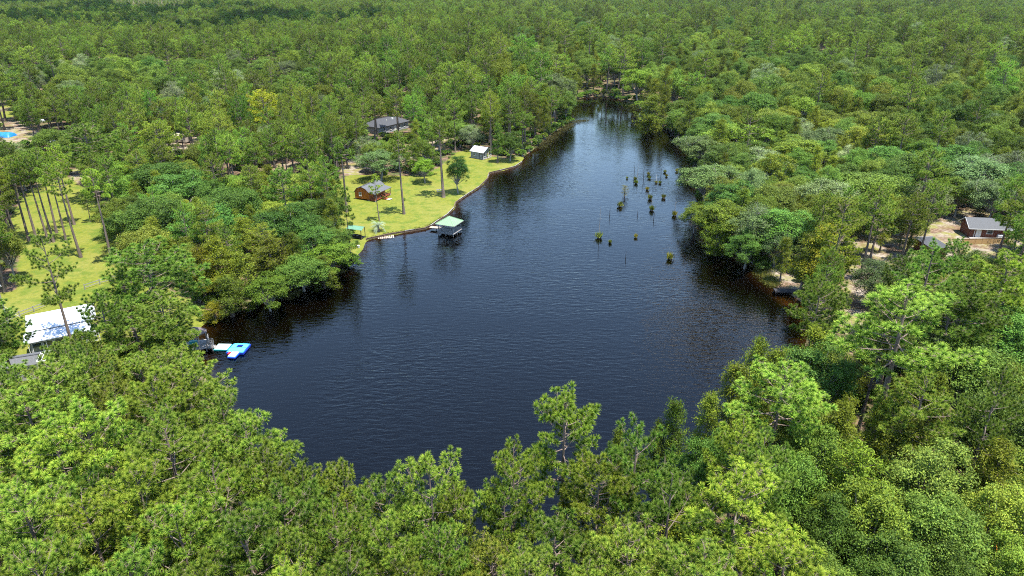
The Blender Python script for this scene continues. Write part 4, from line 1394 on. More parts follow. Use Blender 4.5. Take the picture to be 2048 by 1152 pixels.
for (y0_, y1_) in ((.17, 2.43), (4.97, 7.43)):
    r_ = MB(); r_.box((W + PW - .06, (y0_ + y1_) / 2, z0 + .85), (.08, y1_ - y0_, .07)); r_.box((W + PW - .06, (y0_ + y1_) / 2, z0 + .15), (.06, y1_ - y0_, .06))
    k = int((y1_ - y0_) / .22)
    for q in range(1, k): r_.box((W + PW - .06, y0_ + (y1_ - y0_) * q / k, z0 + .5), (.035, .035, .62))
    r_.build('porch_rail', M['wood_red'], cab)
r_ = MB(); r_.box((W + PW / 2 - .06, .1, z0 + .85), (PW - .24, .08, .07)); r_.box((W + PW / 2 - .06, .1, z0 + .15), (PW - .24, .06, .06))
for q in range(1, 8): r_.box((W + PW * q / 8, .1, z0 + .5), (.035, .035, .62))
r_.build('porch_rail', M['wood_red'], cab)
st = thing  # steps leave the porch towards the lake
for q in range(4):
    MB().box((W + PW + .2 + q * .32, 3.7, z0 - .10 - q * .10), (.34, 1.3, .05)).build('step', M['wood_red'], cab)
for y in (3.0, 4.4):
    s_ = MB(); s_.bar((W + PW, y, z0 + .85), (W + PW + 1.45, y, z0 + .25), .07, .09); s_.bar((W + PW + 1.42, y, -.1), (W + PW + 1.42, y, z0 + .28), .08)
    s_.bar((W + PW, y, z0 - .1), (W + PW + 1.5, y, z0 - .42), .05, .2)
    s_.build('stair_rail', M['wood_red'], cab)
MB().box((W + PW + 2.0, 3.7, .0), (1.0, 1.5, .10)).build('landing_slab', M['concrete'], cab)
for x in (.1, W - .1, W + PW - .1):
    for y in (.2, LEN / 2, LEN - .2):
        MB().box((x, y, .08), (.25, .25, .36)).build('pier', M['concrete'], cab)

# --- green-roofed gazebo on posts in the lake
gc = at(898, 457, .7)
gaz = thing('gazebo', 'grey timber gazebo with light green hipped roof standing in the lake', 'gazebo', (-14.75, 157.3, 0), R(-23.5))
S = 1.95
for sx in (-1, 0, 1):
    for sy in (-1, 0, 1):
        if sx == 0 and sy == 0: continue
        MB().box((sx * S, sy * S, -.4 if (sx == 0 or sy == 0) else .95), (.15, .15, 2.1 if (sx == 0 or sy == 0) else 4.0)).build('post', M['wood_grey'], gaz)
fl = MB().box((0, 0, .66), (2 * S + .4, 2 * S + .4, .10)).build('deck', M['wood_grey'], gaz)
jo = MB()
for s_ in (-1, 1):
    jo.box((0, s_ * (S + .1), .51), (2 * S + .3, .06, .18)); jo.box((s_ * (S + .1), 0, .51), (.06, 2 * S - .2, .18))
jo.build('joist', M['wood_grey'], gaz)
for a in range(4):
    m_ = MB(); ang = a * math.pi / 2
    if a == 2:
        continue
    def rt(x, y): return (x * math.cos(ang) - y * math.sin(ang), x * math.sin(ang) + y * math.cos(ang))
    for z, h_ in ((1.62, .07), (1.28, .05), (1.0, .05), (.80, .05)):
        c_ = rt(0, -S); m_.box((c_[0], c_[1], z), (2 * S - .16, .05, h_), ang)
    for q in range(1, 12):
        c_ = rt(-S + 2 * S * q / 12, -S - .035); m_.box((c_[0], c_[1], 1.2), (.06, .018, .8), ang)
    m_.build('railing', M['wood_grey'], gaz)
E_ = S + .52; ZE, ZA = 2.75, 4.25
co = [(-E_, -E_, ZE), (E_, -E_, ZE), (E_, E_, ZE), (-E_, E_, ZE)]
rf = MB()
for i in range(4):
    rf.plate([co[i], co[(i + 1) % 4], (0, 0, ZA)], .05)
gro = rf.build('roof', M['green_metal'], gaz)
hp = MB()
for c_ in co: hp.bar((c_[0], c_[1], c_[2] + .03), (0, 0, ZA + .03), .16, .05)
hp.build('hip_cap', M['green_metal'], gro)
rb = MB()
for i in range(4):                                                     # standing seams
    a, b = Vector(co[i]), Vector(co[(i + 1) % 4])
    for q in range(1, 10):
        t = q / 10; p = a.lerp(b, t); s_ = min(t, 1 - t) * 2
        m_ = (a + b) / 2; top = p + (Vector((0, 0, ZA)) - m_) * s_ * .96
        rb.bar(p + Vector((0, 0, .015)), top + Vector((0, 0, .015)), .035, .03)
sm = rb.build('seams', M['green_metal'], gro); sm['kind'] = 'stuff'
fa = MB()
for i in range(4): fa.bar(Vector(co[i]) - Vector((0, 0, .08)), Vector(co[(i + 1) % 4]) - Vector((0, 0, .08)), .05, .14)
fa.build('fascia', M['wood_grey'], gro)
bch = MB().box((0, S - .35, 1.12), (2 * S - .5, .45, .06)); bch.box((-1.2, S - .35, .9), (.08, .4, .4)); bch.box((1.2, S - .35, .9), (.08, .4, .4)); bch.build('bench', M['wood_grey'], gaz)
# gangway from the bank
gw = thing('gangway', 'short pale plank gangway joining the lawn to the green-roofed gazebo', 'gangway', (-19.7, 160.1, 0), R(-14))
for q in range(14):
    MB().box((q * .22 + .11, 0, .62), (.205, 1.3, .05)).build('plank', M['wood_pale'], gw)
for y in (-.5, .5): MB().box((1.55, y, .53), (3.1, .1, .12)).build('beam', M['wood_grey'], gw)
for x in (1.4, 2.7):
    for y in (-.55, .55): MB().box((x, y, -.35), (.12, .12, 1.75)).build('post', M['wood_grey'], gw)

# --- green boat shelter
sh = thing('boat_shelter', 'small open boat shelter with green gabled metal roof at the lawn corner', 'shelter', (-35.7, 153.0, gz(-35.7, 153.0)), R(-20))
for x in (-1.7, 1.5):
    for y in (-.85, .85): MB().box((x, y, .85), (.11, .11, 2.9)).build('post', M['wood_brown'], sh)
for s_ in (-1, 1):
    MB().plate([(-2.1, 0, 2.85), (2.0, 0, 2.85), (2.0, s_ * 1.25, 2.35), (-2.1, s_ * 1.25, 2.35)][::s_ * -1], .05).build('roof_panel', M['green_canvas'], sh)
MB().box((-.05, 0, 2.87), (4.1, .18, .05)).build('ridge_cap', M['green_canvas'], sh)
b_ = MB()
for y in (-.85, .85): b_.box((-.1, y, 2.33), (3.5, .09, .12))
b_.build('beam', M['wood_brown'], sh)
MB().box((-.2, 0, .25), (3.3, 1.5, .08)).build('deck', M['wood_dark'], sh)
bo = thing('rowing_boat', 'dark rowing boat drawn up under the green boat shelter', 'boat', (-35.9, 152.9, gz(-35.9, 152.9) + .3), R(-20))
hull = MB()
sec = [(-1.35, .38), (-.9, .50), (0, .55), (.8, .42), (1.45, .03)]
vs_, fs_ = [], []
for x, w in sec: vs_ += [(x, -w, .42), (x, -w * .6, .02), (x, w * .6, .02), (x, w, .42)]
for i in range(4):
    for k in range(3): fs_.append((i * 4 + k, i * 4 + k + 1, i * 4 + k + 5, i * 4 + k + 4))
fs_.append((0, 1, 2, 3))
hull.add(vs_, fs_); hull.build('hull', M['wood_dark'], bo)
for x in (-.7, .3): MB().box((x, 0, .33), (.25, .85, .04)).build('thwart', M['wood_grey'], bo)

# --- timber seawall round the lawn
SW = [at(u, v)[:2] for u, v in [(733, 481), (745, 478), (790, 469), (850, 459), (862, 454), (896, 431), (909, 417), (912, 407), (935, 391), (960, 375), (975, 360), (979, 348), (1000, 343), (1030, 335), (1045, 325)]]
sw = thing('seawall', 'low weathered timber seawall edging the lawn along the lake', 'seawall', (SW[0][0], SW[0][1], 0))
ox, oy = SW[0]
dist = 0
for i in range(len(SW) - 1):
    a, b = Vector(SW[i]), Vector(SW[i + 1])
    d = b - a; L = d.length; k = max(1, round(L / 2.4)); an = math.atan2(d.y, d.x)
    nrm_ = Vector((-d.y, d.x)).normalized() * .12
    for q in range(k):
        c = a + d * ((q + .5) / k) - Vector((ox, oy)) + nrm_
        jz = random.uniform(-.04, .04)
        MB().box((c.x, c.y, -.02 + jz), (L / k - .03, .07, .95), an + random.uniform(-.012, .012)).build('board', M['wood_brown'], sw)
        MB().box((c.x, c.y, .49 + jz), (L / k - .02, .17, .05), an).build('cap', M['wood_brown'] if random.random() < .6 else M['wood_grey'], sw)
        e_ = a + d * (q / k) - Vector((ox, oy)) - nrm_ * 1.0
        MB().box((e_.x, e_.y, -.05), (.14, .14, 1.2), an).build('post', M['wood_brown'], sw)
# boards lying on the bank by the shelter
lb = thing('board_pile', 'weathered boards laid side by side on the bank near the palm', 'boards', (*at(772, 470, .5)[:2], gz(*at(772, 470, .5)[:2]) + .03), R(12))
for q in range(9):
    MB().box((q * .42 - 1.7, random.uniform(-.1, .1), .05), (.30, 1.9, .06), random.uniform(-.08, .08)).build('plank', M['wood_pale'], lb)
bk = thing('bucket', 'small white bucket on the grass below the boat shelter', 'bucket', (*at(717, 494, .5)[:2], gz(*at(717, 494, .5)[:2])))
MB().tube([(0, 0, 0), (0, 0, .5)], [.22, .28], 14).build('body', M['white'], bk)
MB().tube([(0, 0, .5), (0, 0, .53)], [.30, .30], 14).build('rim', M['white'], bk)
hn = MB(); hn.tube([(.28 * math.cos(t), 0, .5 + .2 * math.sin(t)) for t in np.linspace(0, math.pi, 8)], .012, 5); hn.build('handle', M['grey_metal'], bk)

# --- picnic table
pt = at(880, 384, .5)
pic = thing('picnic_table', 'pale grey picnic table with two benches under the dark lawn oak', 'picnic table', (pt.x, pt.y, gz(pt.x, pt.y)), R(12))
for y in (-.3, -.1, .1, .3): MB().box((0, y, .74), (1.9, .18, .045)).build('plank', M['wood_grey'], pic)
for s_ in (-1, 1):
    MB().box((0, s_ * .82, .45), (1.9, .28, .045)).build('bench', M['wood_grey'], pic)
for x in (-.65, .65):
    l_ = MB(); l_.bar((x, -.7, 0), (x, -.25, .71), .07, .1); l_.bar((x, .7, 0), (x, .25, .71), .07, .1); l_.bar((x + .075, -.95, .39), (x + .075, .95, .39), .06, .1)
    l_.build('leg', M['wood_grey'], pic)

# --- weathered shed with metal roof: ridge along local x, open porch end at +x
sd_ = thing('shed', 'weathered grey shed with pale metal roof and open porch by the lake', 'shed', (-13.7, 231.6, gz(-13.7, 231.6)), R(-36))
SL, SWd, SHt = 5.2, 4.4, 2.45
m_ = wall_ring([(0, 0), (3.3, 0), (3.3, SWd), (0, SWd)], .05, SHt)
m_.build('wall', M['log_wall'], sd_)
gm = MB(); gm.add([(-.02, .03, SHt), (-.02, SWd - .03, SHt), (-.02, SWd / 2, SHt + 1.2), (.1, .03, SHt), (.1, SWd - .03, SHt), (.1, SWd / 2, SHt + 1.2)], [(0, 2, 1), (3, 4, 5), (0, 1, 4, 3), (1, 2, 5, 4), (2, 0, 3, 5)])
gm.add([(SL - .1, .03, SHt), (SL - .1, SWd - .03, SHt), (SL - .1, SWd / 2, SHt + 1.2), (SL, .03, SHt), (SL, SWd - .03, SHt), (SL, SWd / 2, SHt + 1.2)], [(0, 2, 1), (3, 4, 5), (0, 1, 4, 3), (1, 2, 5, 4), (2, 0, 3, 5)])
gm.build('gable', M['wood_grey'], sd_)
for s_, y in ((1, -.35), (-1, SWd + .35)):
    pts = [(-.3, y, SHt - .12), (SL + .35, y, SHt - .12), (SL + .35, SWd / 2, SHt + 1.3), (-.3, SWd / 2, SHt + 1.3)]
    rpn = MB().plate(pts[::s_], .04).build('roof_panel', M['grey_metal'], sd_)
    rr_ = MB()
    for q in range(14):
        x = -.2 + q * (SL + .45) / 13
        rr_.bar((x, y, SHt - .10), (x, SWd / 2, SHt + 1.32), .04, .03)
    k_ = rr_.build('ribs', M['grey_metal'], rpn); k_['kind'] = 'stuff'
for (x, y) in ((SL - .1, .1), (SL - .1, SWd * .36), (SL - .1, SWd * .64), (SL - .1, SWd - .1), (4.2, .1)):
    MB().box((x, y, SHt / 2), (.14, .14, SHt - .01)).build('porch_post', M['white'], sd_)
MB().box((4.25, SWd / 2, .08), (1.85, SWd, .12)).build('porch_deck', M['wood_pale'], sd_)
for (y0_, y1_) in ((.2, SWd * .34), (SWd * .66, SWd - .2)):
    r_ = MB(); r_.box((SL - .1, (y0_ + y1_) / 2, .95), (.06, y1_ - y0_, .07)); r_.box((SL - .1, (y0_ + y1_) / 2, .3), (.05, y1_ - y0_, .05))
    for q in range(1, 6): r_.box((SL - .1, y0_ + (y1_ - y0_) * q / 6, .62), (.03, .03, .6))
    r_.build('porch_rail', M['white'], sd_)
MB().box((3.37, SWd / 2, 1.05), (.05, .9, 2.0)).build('door', M['wood_brown'], sd_)
window(sd_, (1.5, -.07, 1.45), .9, .8, 'x', 'white')

# --- far house with dark hipped roof: ridge along local x
hs = thing('house', 'long grey house with dark hipped shingle roof among trees behind the lawn', 'house', (-49.5, 276.5, gz(-49.5, 276.5)), R(56))
HLx, HLy = 8.2, 4.4
wall_ring([(-HLx, -HLy), (HLx, -HLy), (HLx, HLy), (-HLx, HLy)], 0, 2.75, .15).build('wall', M['grey_wall'], hs)
e0 = .6
cs = [(-HLx - e0, -HLy - e0, 2.7), (HLx + e0, -HLy - e0, 2.7), (HLx + e0, HLy + e0, 2.7), (-HLx - e0, HLy + e0, 2.7)]
ra, rb_ = (-HLx + 3.6, 0, 4.9), (HLx - 3.6, 0, 4.9)
h_ = MB()
h_.plate([cs[0], cs[1], rb_, ra], .1); h_.plate([cs[2], cs[3], ra, rb_], .1); h_.plate([cs[1], cs[2], rb_], .1); h_.plate([cs[3], cs[0], ra], .1)
hr = h_.build('roof', M['shingle_dark'], hs)
MB().box((0, 0, 4.93), (2 * HLx - 7, .3, .06)).build('ridge_cap', M['shingle_dark'], hr)
MB().box((2.2, -1.6, 4.25), (.9, .6, .5)).build('skylight', M['white'], hr)
MB().tube([(-1.5, -2.2, 3.7), (-1.5, -2.2, 4.5)], .12, 8).build('vent_pipe', M['white'], hr)
for x in (-5.5, -2.0, 3.0, 6.0): window(hs, (x, -HLy - .09, 1.5), 1.1, 1.2, 'x')
for y in (-2.2, 1.8): window(hs, (HLx + .09, y, 1.5), 1.1, 1.2, 'y')
MB().box((.6, -HLy - .1, 1.05), (.95, .07, 2.1)).build('door', M['white'], hs)

# --- white-roofed building (two pitches) at the left
wb = thing('pavilion', 'long low building with bright white metal roof in two steps on the big lawn', 'building', (-76.9, 98.5, gz(-77, 98)), R(31))
WL = 9.8
MB().plate([(0, 0, 3.25), (WL, 0, 3.25), (WL, 5.0, 4.1), (0, 5.0, 4.1)], .08).build('upper_roof', M['white_metal'], wb)
MB().plate([(-.4, -2.7, 2.55), (WL - 1.0, -2.7, 2.55), (WL - 1.0, .18, 3.05), (-.4, .18, 3.05)], .07).build('lower_roof', M['white_metal'], wb)
rr_ = MB()
for q in range(17):
    x = .25 + q * (WL - .5) / 16
    rr_.bar((x, .02, 3.275), (x, 4.98, 4.125), .05, .05)
    if x < WL - 1.2: rr_.bar((x - .3, -2.68, 2.575), (x - .3, .16, 3.075), .05, .05)
k_ = rr_.build('roof_ribs', M['white_metal'], wb); k_['kind'] = 'stuff'
gt = MB(); gt.box((WL / 2 - .7, -2.74, 2.50), (WL - .8, .09, .12)); gt.build('gutter', M['grey_metal'], wb)
MB().box((WL / 2, 5.04, 4.0), (WL, .08, .18)).build('fascia', M['grey_metal'], wb)
wall_ring([(.3, -2.35), (WL - 1.4, -2.35), (WL - 1.4, 4.5), (.3, 4.5)], 0, 2.45, .14).build('wall', M['grey_wall'], wb)
uw = MB(); uw.add([(.3, .3, 2.45), (WL - 1.4, .3, 2.45), (WL - 1.4, 4.5, 2.45), (.3, 4.5, 2.45), (.3, .3, 3.18), (WL - 1.4, .3, 3.18), (WL - 1.4, 4.5, 3.85), (.3, 4.5, 3.85)],
              [(0, 1, 5, 4), (1, 2, 6, 5), (2, 3, 7, 6), (3, 0, 4, 7)]); uw.build('upper_wall', M['grey_wall'], wb)
for q in range(6):
    window(wb, (1.2 + q * 1.5, -2.44, 1.35), 1.35, 1.7, 'x')
for q in range(5):
    MB().box((.1 + q * 2.4, -2.60, 1.22), (.08, .08, 2.5)).build('post', M['white'], wb)

# --- dark-roofed house at the lower left with white pergola frame
dh = thing('annex', 'low annex with charcoal shingle roof just below the white-roofed building', 'building', (-76.6, 91.3, gz(-76.6, 91.3)), R(22))
wall_ring([(.4, -3.6), (5.2, -3.6), (5.2, -.3), (.4, -.3)], 0, 2.5, .14).build('wall', M['grey_wall'], dh)
MB().plate([(0, -1.9, 3.15), (5.6, -1.9, 3.15), (5.6, .2, 2.55), (0, .2, 2.55)], .1).build('roof_panel', M['shingle'], dh)
MB().plate([(0, -4.0, 2.55), (5.6, -4.0, 2.55), (5.6, -1.9, 3.15), (0, -1.9, 3.15)], .1).build('roof_panel', M['shingle'], dh)
MB().box((2.8, -1.9, 3.18), (5.6, .25, .06)).build('ridge_cap', M['shingle_dark'], dh)
MB().plate([(-2.3, -3.4, 2.3), (-.02, -3.4, 2.3), (-.02, .1, 2.3), (-2.3, .1, 2.3)], .08).build('side_roof', M['shingle_dark'], dh)
wall_ring([(-2.1, -3.2), (-.1, -3.2), (-.1, -.1), (-2.1, -.1)], 0, 2.2, .1).build('side_wall', M['grey_wall'], dh)
pg = thing('pergola', 'white open pergola frame at the corner of the charcoal-roofed annex', 'pergola', (-71.1, 92.6, gz(-71.1, 92.6)), R(22))
for x in (0, 1.7):
    for y in (-2.6, 0): MB().box((x, y, 1.3), (.16, .16, 2.6)).build('post', M['white'], pg)
for y in (-2.6, 0): MB().box((.85, y, 2.68), (2.1, .14, .16)).build('beam', M['white'], pg)
for x in (0, .57, 1.13, 1.7): MB().box((x, -1.3, 2.82), (.10, 3.1, .11)).build('rafter', M['white'], pg)

# --- brown-roofed deck pavilion by the floats
bp_ = thing('deck_pavilion', 'brown shingled hip-roofed pavilion on a grey deck over the water', 'pavilion', (-51.3, 100.5, 0), R(18))
oc = [(math.cos(t) * 1.95 * (1.1 if k % 2 else 1), math.sin(t) * 1.65, 3.0) for k, t in enumerate(np.linspace(R(22.5), R(382.5), 8, endpoint=False))]
h_ = MB()
for i in range(8): h_.plate([oc[i], oc[(i + 1) % 8], (0, 0, 4.0)], .08)
h_.build('roof', M['shingle_brown'], bp_)
MB().box((0, 0, .62), (3.5, 3.4, .1)).build('deck', M['wood_grey'], bp_)
for i in (0, 2, 4, 6):
    MB().box((oc[i][0] * .88, oc[i][1] * .88, 1.2), (.13, .13, 3.6)).build('post', M['wood_grey'], bp_)
for (x, y) in ((1.6, -1.6), (1.6, 0), (1.6, 1.6), (-1.6, -1.6), (-1.6, 1.6), (2.5, -1.7), (2.5, -.3)):
    MB().box((x, y, -.3), (.14, .14, 1.75)).build('pile', M['wood_grey'], bp_)
MB().box((2.2, -1.0, .60), (.86, 1.5, .1)).build('landing', M['wood_grey'], bp_)
for (a, b) in (((1.72, 1.65), (1.72, -.15)), ((1.78, -1.72), (2.6, -1.72)), ((-1.7, -1.66), (1.7, -1.66)), ((1.8, -.28), (2.6, -.28))):
    r_ = MB()
    for z in (1.55, 1.25, .95): r_.bar((*a, z), (*b, z), .05, .09)
    for q in range(4):
        p = Vector(a).lerp(Vector(b), q / 3); r_.box((p.x, p.y, 1.1), (.09, .09, .95))
    r_.build('railing', M['wood_grey'], bp_)
MB().box((-.4, .2, 1.15), (1.2, .6, .5)).build('counter', M['teal'], bp_)
for q in range(4): MB().box((2.75 + q * .22, -1.0, .45 - q * .16), (.24, 1.0, .05)).build('step', M['wood_grey'], bp_)

# --- inflatable floats
def soft_box(m, c, s, rz=0): return m.box(c, s, rz)


fm = thing('floating_mat', 'flat white inflatable mat with teal edge floating by the brown-roofed deck', 'float', (-47.2, 100.7, .02), R(-2))
MB().box((0, 0, .10), (2.35, 2.05, .22)).build('edge', M['teal'], fm, .07)
MB().box((0, 0, .20), (2.12, 1.82, .10)).build('top_pad', M['mat_white'], fm, .03)
fp = thing('floating_platform', 'blue and turquoise inflatable platform with a dark square well', 'float', (-44.35, 99.95, .02), R(-3))
m_ = MB()
m_.add([(-1.45, -1.5, .02), (1.45, -1.5, .02), (1.45, 1.5, .02), (-1.45, 1.5, .02), (-.45, .15, .02), (.45, .15, .02), (.45, 1.0, .02), (-.45, 1.0, .02),
        (-1.45, -1.5, .34), (1.45, -1.5, .34), (1.45, 1.5, .34), (-1.45, 1.5, .34), (-.45, .15, .34), (.45, .15, .34), (.45, 1.0, .34), (-.45, 1.0, .34)],
       [(0, 1, 9, 8), (1, 2, 10, 9), (2, 3, 11, 10), (3, 0, 8, 11), (5, 4, 12, 13), (6, 5, 13, 14), (7, 6, 14, 15), (4, 7, 15, 12),
        (8, 9, 13, 12), (9, 10, 14, 13), (10, 11, 15, 14), (11, 8, 12, 15), (0, 4, 5, 1), (1, 5, 6, 2), (2, 6, 7, 3), (3, 7, 4, 0)])
m_.build('base', M['blue'], fp, .03)
for (c, s) in (((0, -.70, .40), (2.62, 1.5, .12)), ((0, 1.22, .40), (2.62, .36, .12)), ((-.90, .57, .40), (.80, .86, .12)), ((.90, .57, .40), (.80, .86, .12))):
    MB().box(c, s).build('top_pad', M['turquoise'], fp, .04)
MB().box((0, .575, .1), (.88, .83, .04)).build('well', M['dark'], fp)
gr = MB()
for (x, y) in ((-1.15, -1.2), (1.15, -1.2), (-1.15, 1.2), (1.15, 1.2), (1.2, .0), (-1.2, .0)): gr.tube([(x - .12, y, .47), (x, y, .53), (x + .12, y, .47)], .025, 6)
g_ = gr.build('grab_handles', M['blue'], fp); g_['kind'] = 'stuff'
fs = thing('floating_ramp', 'small pale aqua ribbed inflatable ramp against the blue platform', 'float', (-44.4, 97.9, .04), R(-8))
MB().box((0, 0, .12), (1.35, 1.7, .24)).build('base', M['blue'], fs, .06)
for q in range(6):
    MB().tube([(-.5 + q * .2, -.78, .30), (-.5 + q * .2, .78, .36)], .105, 8).build('tube', M['aqua_pale'], fs)
MB().box((-.85, .25, .3), (.3, .7, .28)).build('red_step', M['red'], fs, .05)

# --- brown cabin on the right with tan panel fence and dark shed
rh = thing('brown_cabin', 'dark brown cabin with grey gabled roof behind the tan panel fence', 'cabin', (104.6, 151.4, gz(104.6, 151.4)), R(-7))
RL, RW, RH = 8.4, 4.6, 2.5
wall_ring([(0, 0), (RL, 0), (RL, RW), (0, RW)], 0, RH, .14).build('wall', M['brown_wall'], rh)
gm = MB()
for x in (0, RL - .1):
    gm.add([(x, .02, RH), (x, RW - .02, RH), (x, RW / 2, RH + 1.45), (x + .1, .02, RH), (x + .1, RW - .02, RH), (x + .1, RW / 2, RH + 1.45)], [(0, 2, 1), (3, 4, 5), (0, 1, 4, 3), (1, 2, 5, 4), (2, 0, 3, 5)])
gm.build('gable', M['brown_wall'], rh)
for s_, y in ((1, -.55), (-1, RW + .45)):
    pts = [(-.7, y, RH - .25), (RL + .6, y, RH - .25), (RL + .6, RW / 2, RH + 1.62), (-.7, RW / 2, RH + 1.62)]
    MB().plate(pts[::s_], .09).build('roof_panel', M['shingle'], rh)
bbd = MB(); bbd.bar((-.72, -.55, RH - .27), (-.72, RW / 2, RH + 1.58), .04, .16); bbd.bar((-.72, RW + .45, RH - .27), (-.72, RW / 2, RH + 1.58), .04, .16); bbd.box((RL / 2, -.58, RH - .28), (RL + 1.2, .05, .14))
bbd.build('fascia', M['white'], rh)
MB().box((1.75, -.1, 1.08), (1.15, .08, 2.15)).build('door', M['white'], rh)
window(rh, (4.1, -.1, 1.55), 1.3, .95, 'x')
MB().box((.85, -.11, 1.2), (.12, .1, 2.4)).build('door_trim', M['white'], rh)
MB().box((6.3, -.45, .55), (1.1, .7, .9)).build('air_conditioner', M['grey_metal'], rh)
dkk = MB().box((3.6, -1.3, .12), (7.6, 2.3, .14)); dkk.build('deck', M['wood_grey'], rh)
f0, f1 = at(1922, 490, .9), at(2016, 488, .9)
fn = thing('panel_fence', 'tan plywood panel fence in front of the dark brown cabin', 'fence', (f0.x, f0.y, gz(f0.x, f0.y)), math.atan2(f1.y - f0.y, f1.x - f0.x))
FL = (f1 - f0).length; k = 7
for q in range(k):
    MB().box(((q + .5) * FL / k, 0, .72), (FL / k - .05, .04, 1.25 + random.uniform(-.03, .03))).build('panel', M['tan_fence'], fn)
for q in range(k + 1):
    MB().box((q * FL / k, .06, .72), (.09, .07, 1.5)).build('post', M['wood_brown'], fn)
MB().box((FL / 2, 0, 1.40), (FL, .12, .05)).build('cap_rail', M['wood_pale'], fn)
ds = thing('dark_shed', 'low shed with flat dark grey roof half hidden by pines near the tan fence', 'shed', (90.4, 141.9, gz(90.4, 141.9)), R(4))
wall_ring([(-1.9, -2.7), (1.9, -2.7), (1.9, 2.7), (-1.9, 2.7)], 0, 2.3, .1).build('wall', M['brown_wall'], ds)
MB().plate([(-2.2, -3.1, 2.3), (2.2, -3.1, 2.3), (2.2, 3.1, 2.62), (-2.2, 3.1, 2.62)], .09).build('roof', M['shingle_dark'], ds)
tr = MB(); tr.box((0, 3.12, 2.56), (4.4, .05, .16)); tr.build('fascia', M['grey_metal'], ds)
MB().box((-.5, -2.76, 1.0), (.9, .06, 2.0)).build('door', M['wood_grey'], ds)

# --- black jetty
jt = thing('jetty', 'short black plank jetty at the small orange-sand beach', 'jetty', (50.4, 122.9, 0), R(-6))
for q in range(22):
    MB().box((q * .235 + .12, 0, .50), (.215, 1.55, .05)).build('plank', M['wood_dark'], jt)
for y in (-.78, .78): MB().box((2.6, y, .38), (5.2, .1, .18)).build('beam', M['wood_dark'], jt)
for x in (.15, 2.6, 4.9):
    for y in (-.7, .7): MB().box((x, y, -.25), (.16, .16, 1.3)).build('pile', M['wood_dark'], jt)

# --- things by the track at the upper left
tp = at(14, 276, .5)
tarp = thing('tarp_stack', 'bright blue tarp draped over a stack at the left edge of the photo', 'tarp', (tp.x - .6, tp.y, gz(tp.x, tp.y)))
vs_, fs_ = [], []
nx_, ny_ = 14, 9
for j in range(ny_):
    for i in range(nx_):
        x = -3.4 + 6.6 * i / (nx_ - 1); y = -2.4 + 4.8 * j / (ny_ - 1)
        e = min(1, 2.2 * min(i, nx_ - 1 - i) / 3, 2.2 * min(j, ny_ - 1 - j) / 3)
        vs_.append((x, y, .05 + 1.5 * e * (1 - .25 * abs(y) / 2.4) + random.uniform(-.12, .12) * (.4 + e)))
for j in range(ny_ - 1):
    for i in range(nx_ - 1): fs_.append((j * nx_ + i, j * nx_ + i + 1, (j + 1) * nx_ + i + 1, (j + 1) * nx_ + i))
MB().add(vs_, fs_).build('sheet', M['tarp'], tarp, smooth=True)
MB().box((0, 0, .45), (5.0, 3.2, .9)).build('crate_stack', M['wood_brown'], tarp)
tl_ = at(358, 286, .8)
trl = thing('trailer', 'long beige flat-roofed trailer home glimpsed between the left pines', 'trailer', (tl_.x, tl_.y, gz(tl_.x, tl_.y)), R(-18))
MB().box((0, 0, 1.55), (9.0, 3.0, 2.3)).build('body', M['beige'], trl, .05)
MB().plate([(-4.65, -1.65, 2.78), (4.65, -1.65, 2.78), (4.65, 1.65, 2.86), (-4.65, 1.65, 2.86)], .1).build('roof', M['beige'], trl)
for x in (-3, .8, 3): window(trl, (x, -1.53, 1.8), 1.0, .8, 'x')
MB().box((-1.1, -1.53, 1.45), (.85, .06, 1.9)).build('door', M['white'], trl)
for x in (-3.5, 0, 3.5): MB().box((x, 0, .2), (.4, 2.4, .42)).build('pier', M['concrete'], trl)


def car(u, v, rz, label, body='car_white'):
    p = at(u, v, .5)
    c = thing('parked_car', label, 'car', (p.x, p.y, gz(p.x, p.y)), rz, 'pale cars parked off the sandy track')
    prof = [(-2.15, .35), (-2.2, .75), (-2.0, .92), (-1.35, .98), (-.75, 1.42), (.75, 1.45), (1.35, 1.0), (2.0, .88), (2.2, .7), (2.18, .35)]
    m_ = MB(); k = len(prof)
    inset = lambda z: .86 if z < 1.2 else .66
    m_.add([(x, -inset(z), z) for x, z in prof] + [(x, inset(z), z) for x, z in prof], [tuple(range(k))[::-1], tuple(range(k, 2 * k))] + [(i, (i + 1) % k, (i + 1) % k + k, i + k) for i in range(k)])
    m_.build('body', M[body], c, .03)
    for s_ in (-1, 1):
        g = MB(); g.add([(-1.15, s_ * .80, 1.03), (1.15, s_ * .80, 1.03), (.68, s_ * .695, 1.38), (-.68, s_ * .695, 1.38)], [(0, 1, 2, 3)]); g.build('side_window', M['glass'], c)
    g = MB(); g.add([(1.34, -.76, 1.04), (1.34, .76, 1.04), (.82, .62, 1.43), (.82, -.62, 1.43)], [(0, 1, 2, 3)]); g.build('windscreen', M['glass'], c)
    for x in (-1.35, 1.38):
        for s_ in (-1, 1):
            w_ = MB().tube([(x, s_ * .70, .33), (x, s_ * .90, .33)], .33, 14).build('wheel', M['tyre'], c)
            MB().tube([(x, s_ * .895, .33), (x, s_ * .91, .33)], .19, 10).build('rim', M['grey_metal'], w_)
    return c


car(92, 247, R(20), 'pale silver car parked at the track, left one of the pair')
car(122, 241, R(30), 'pale silver car parked at the track, right one of the pair', 'white')
car(110, 292, R(10), 'white car half hidden below the pair at the track', 'white')

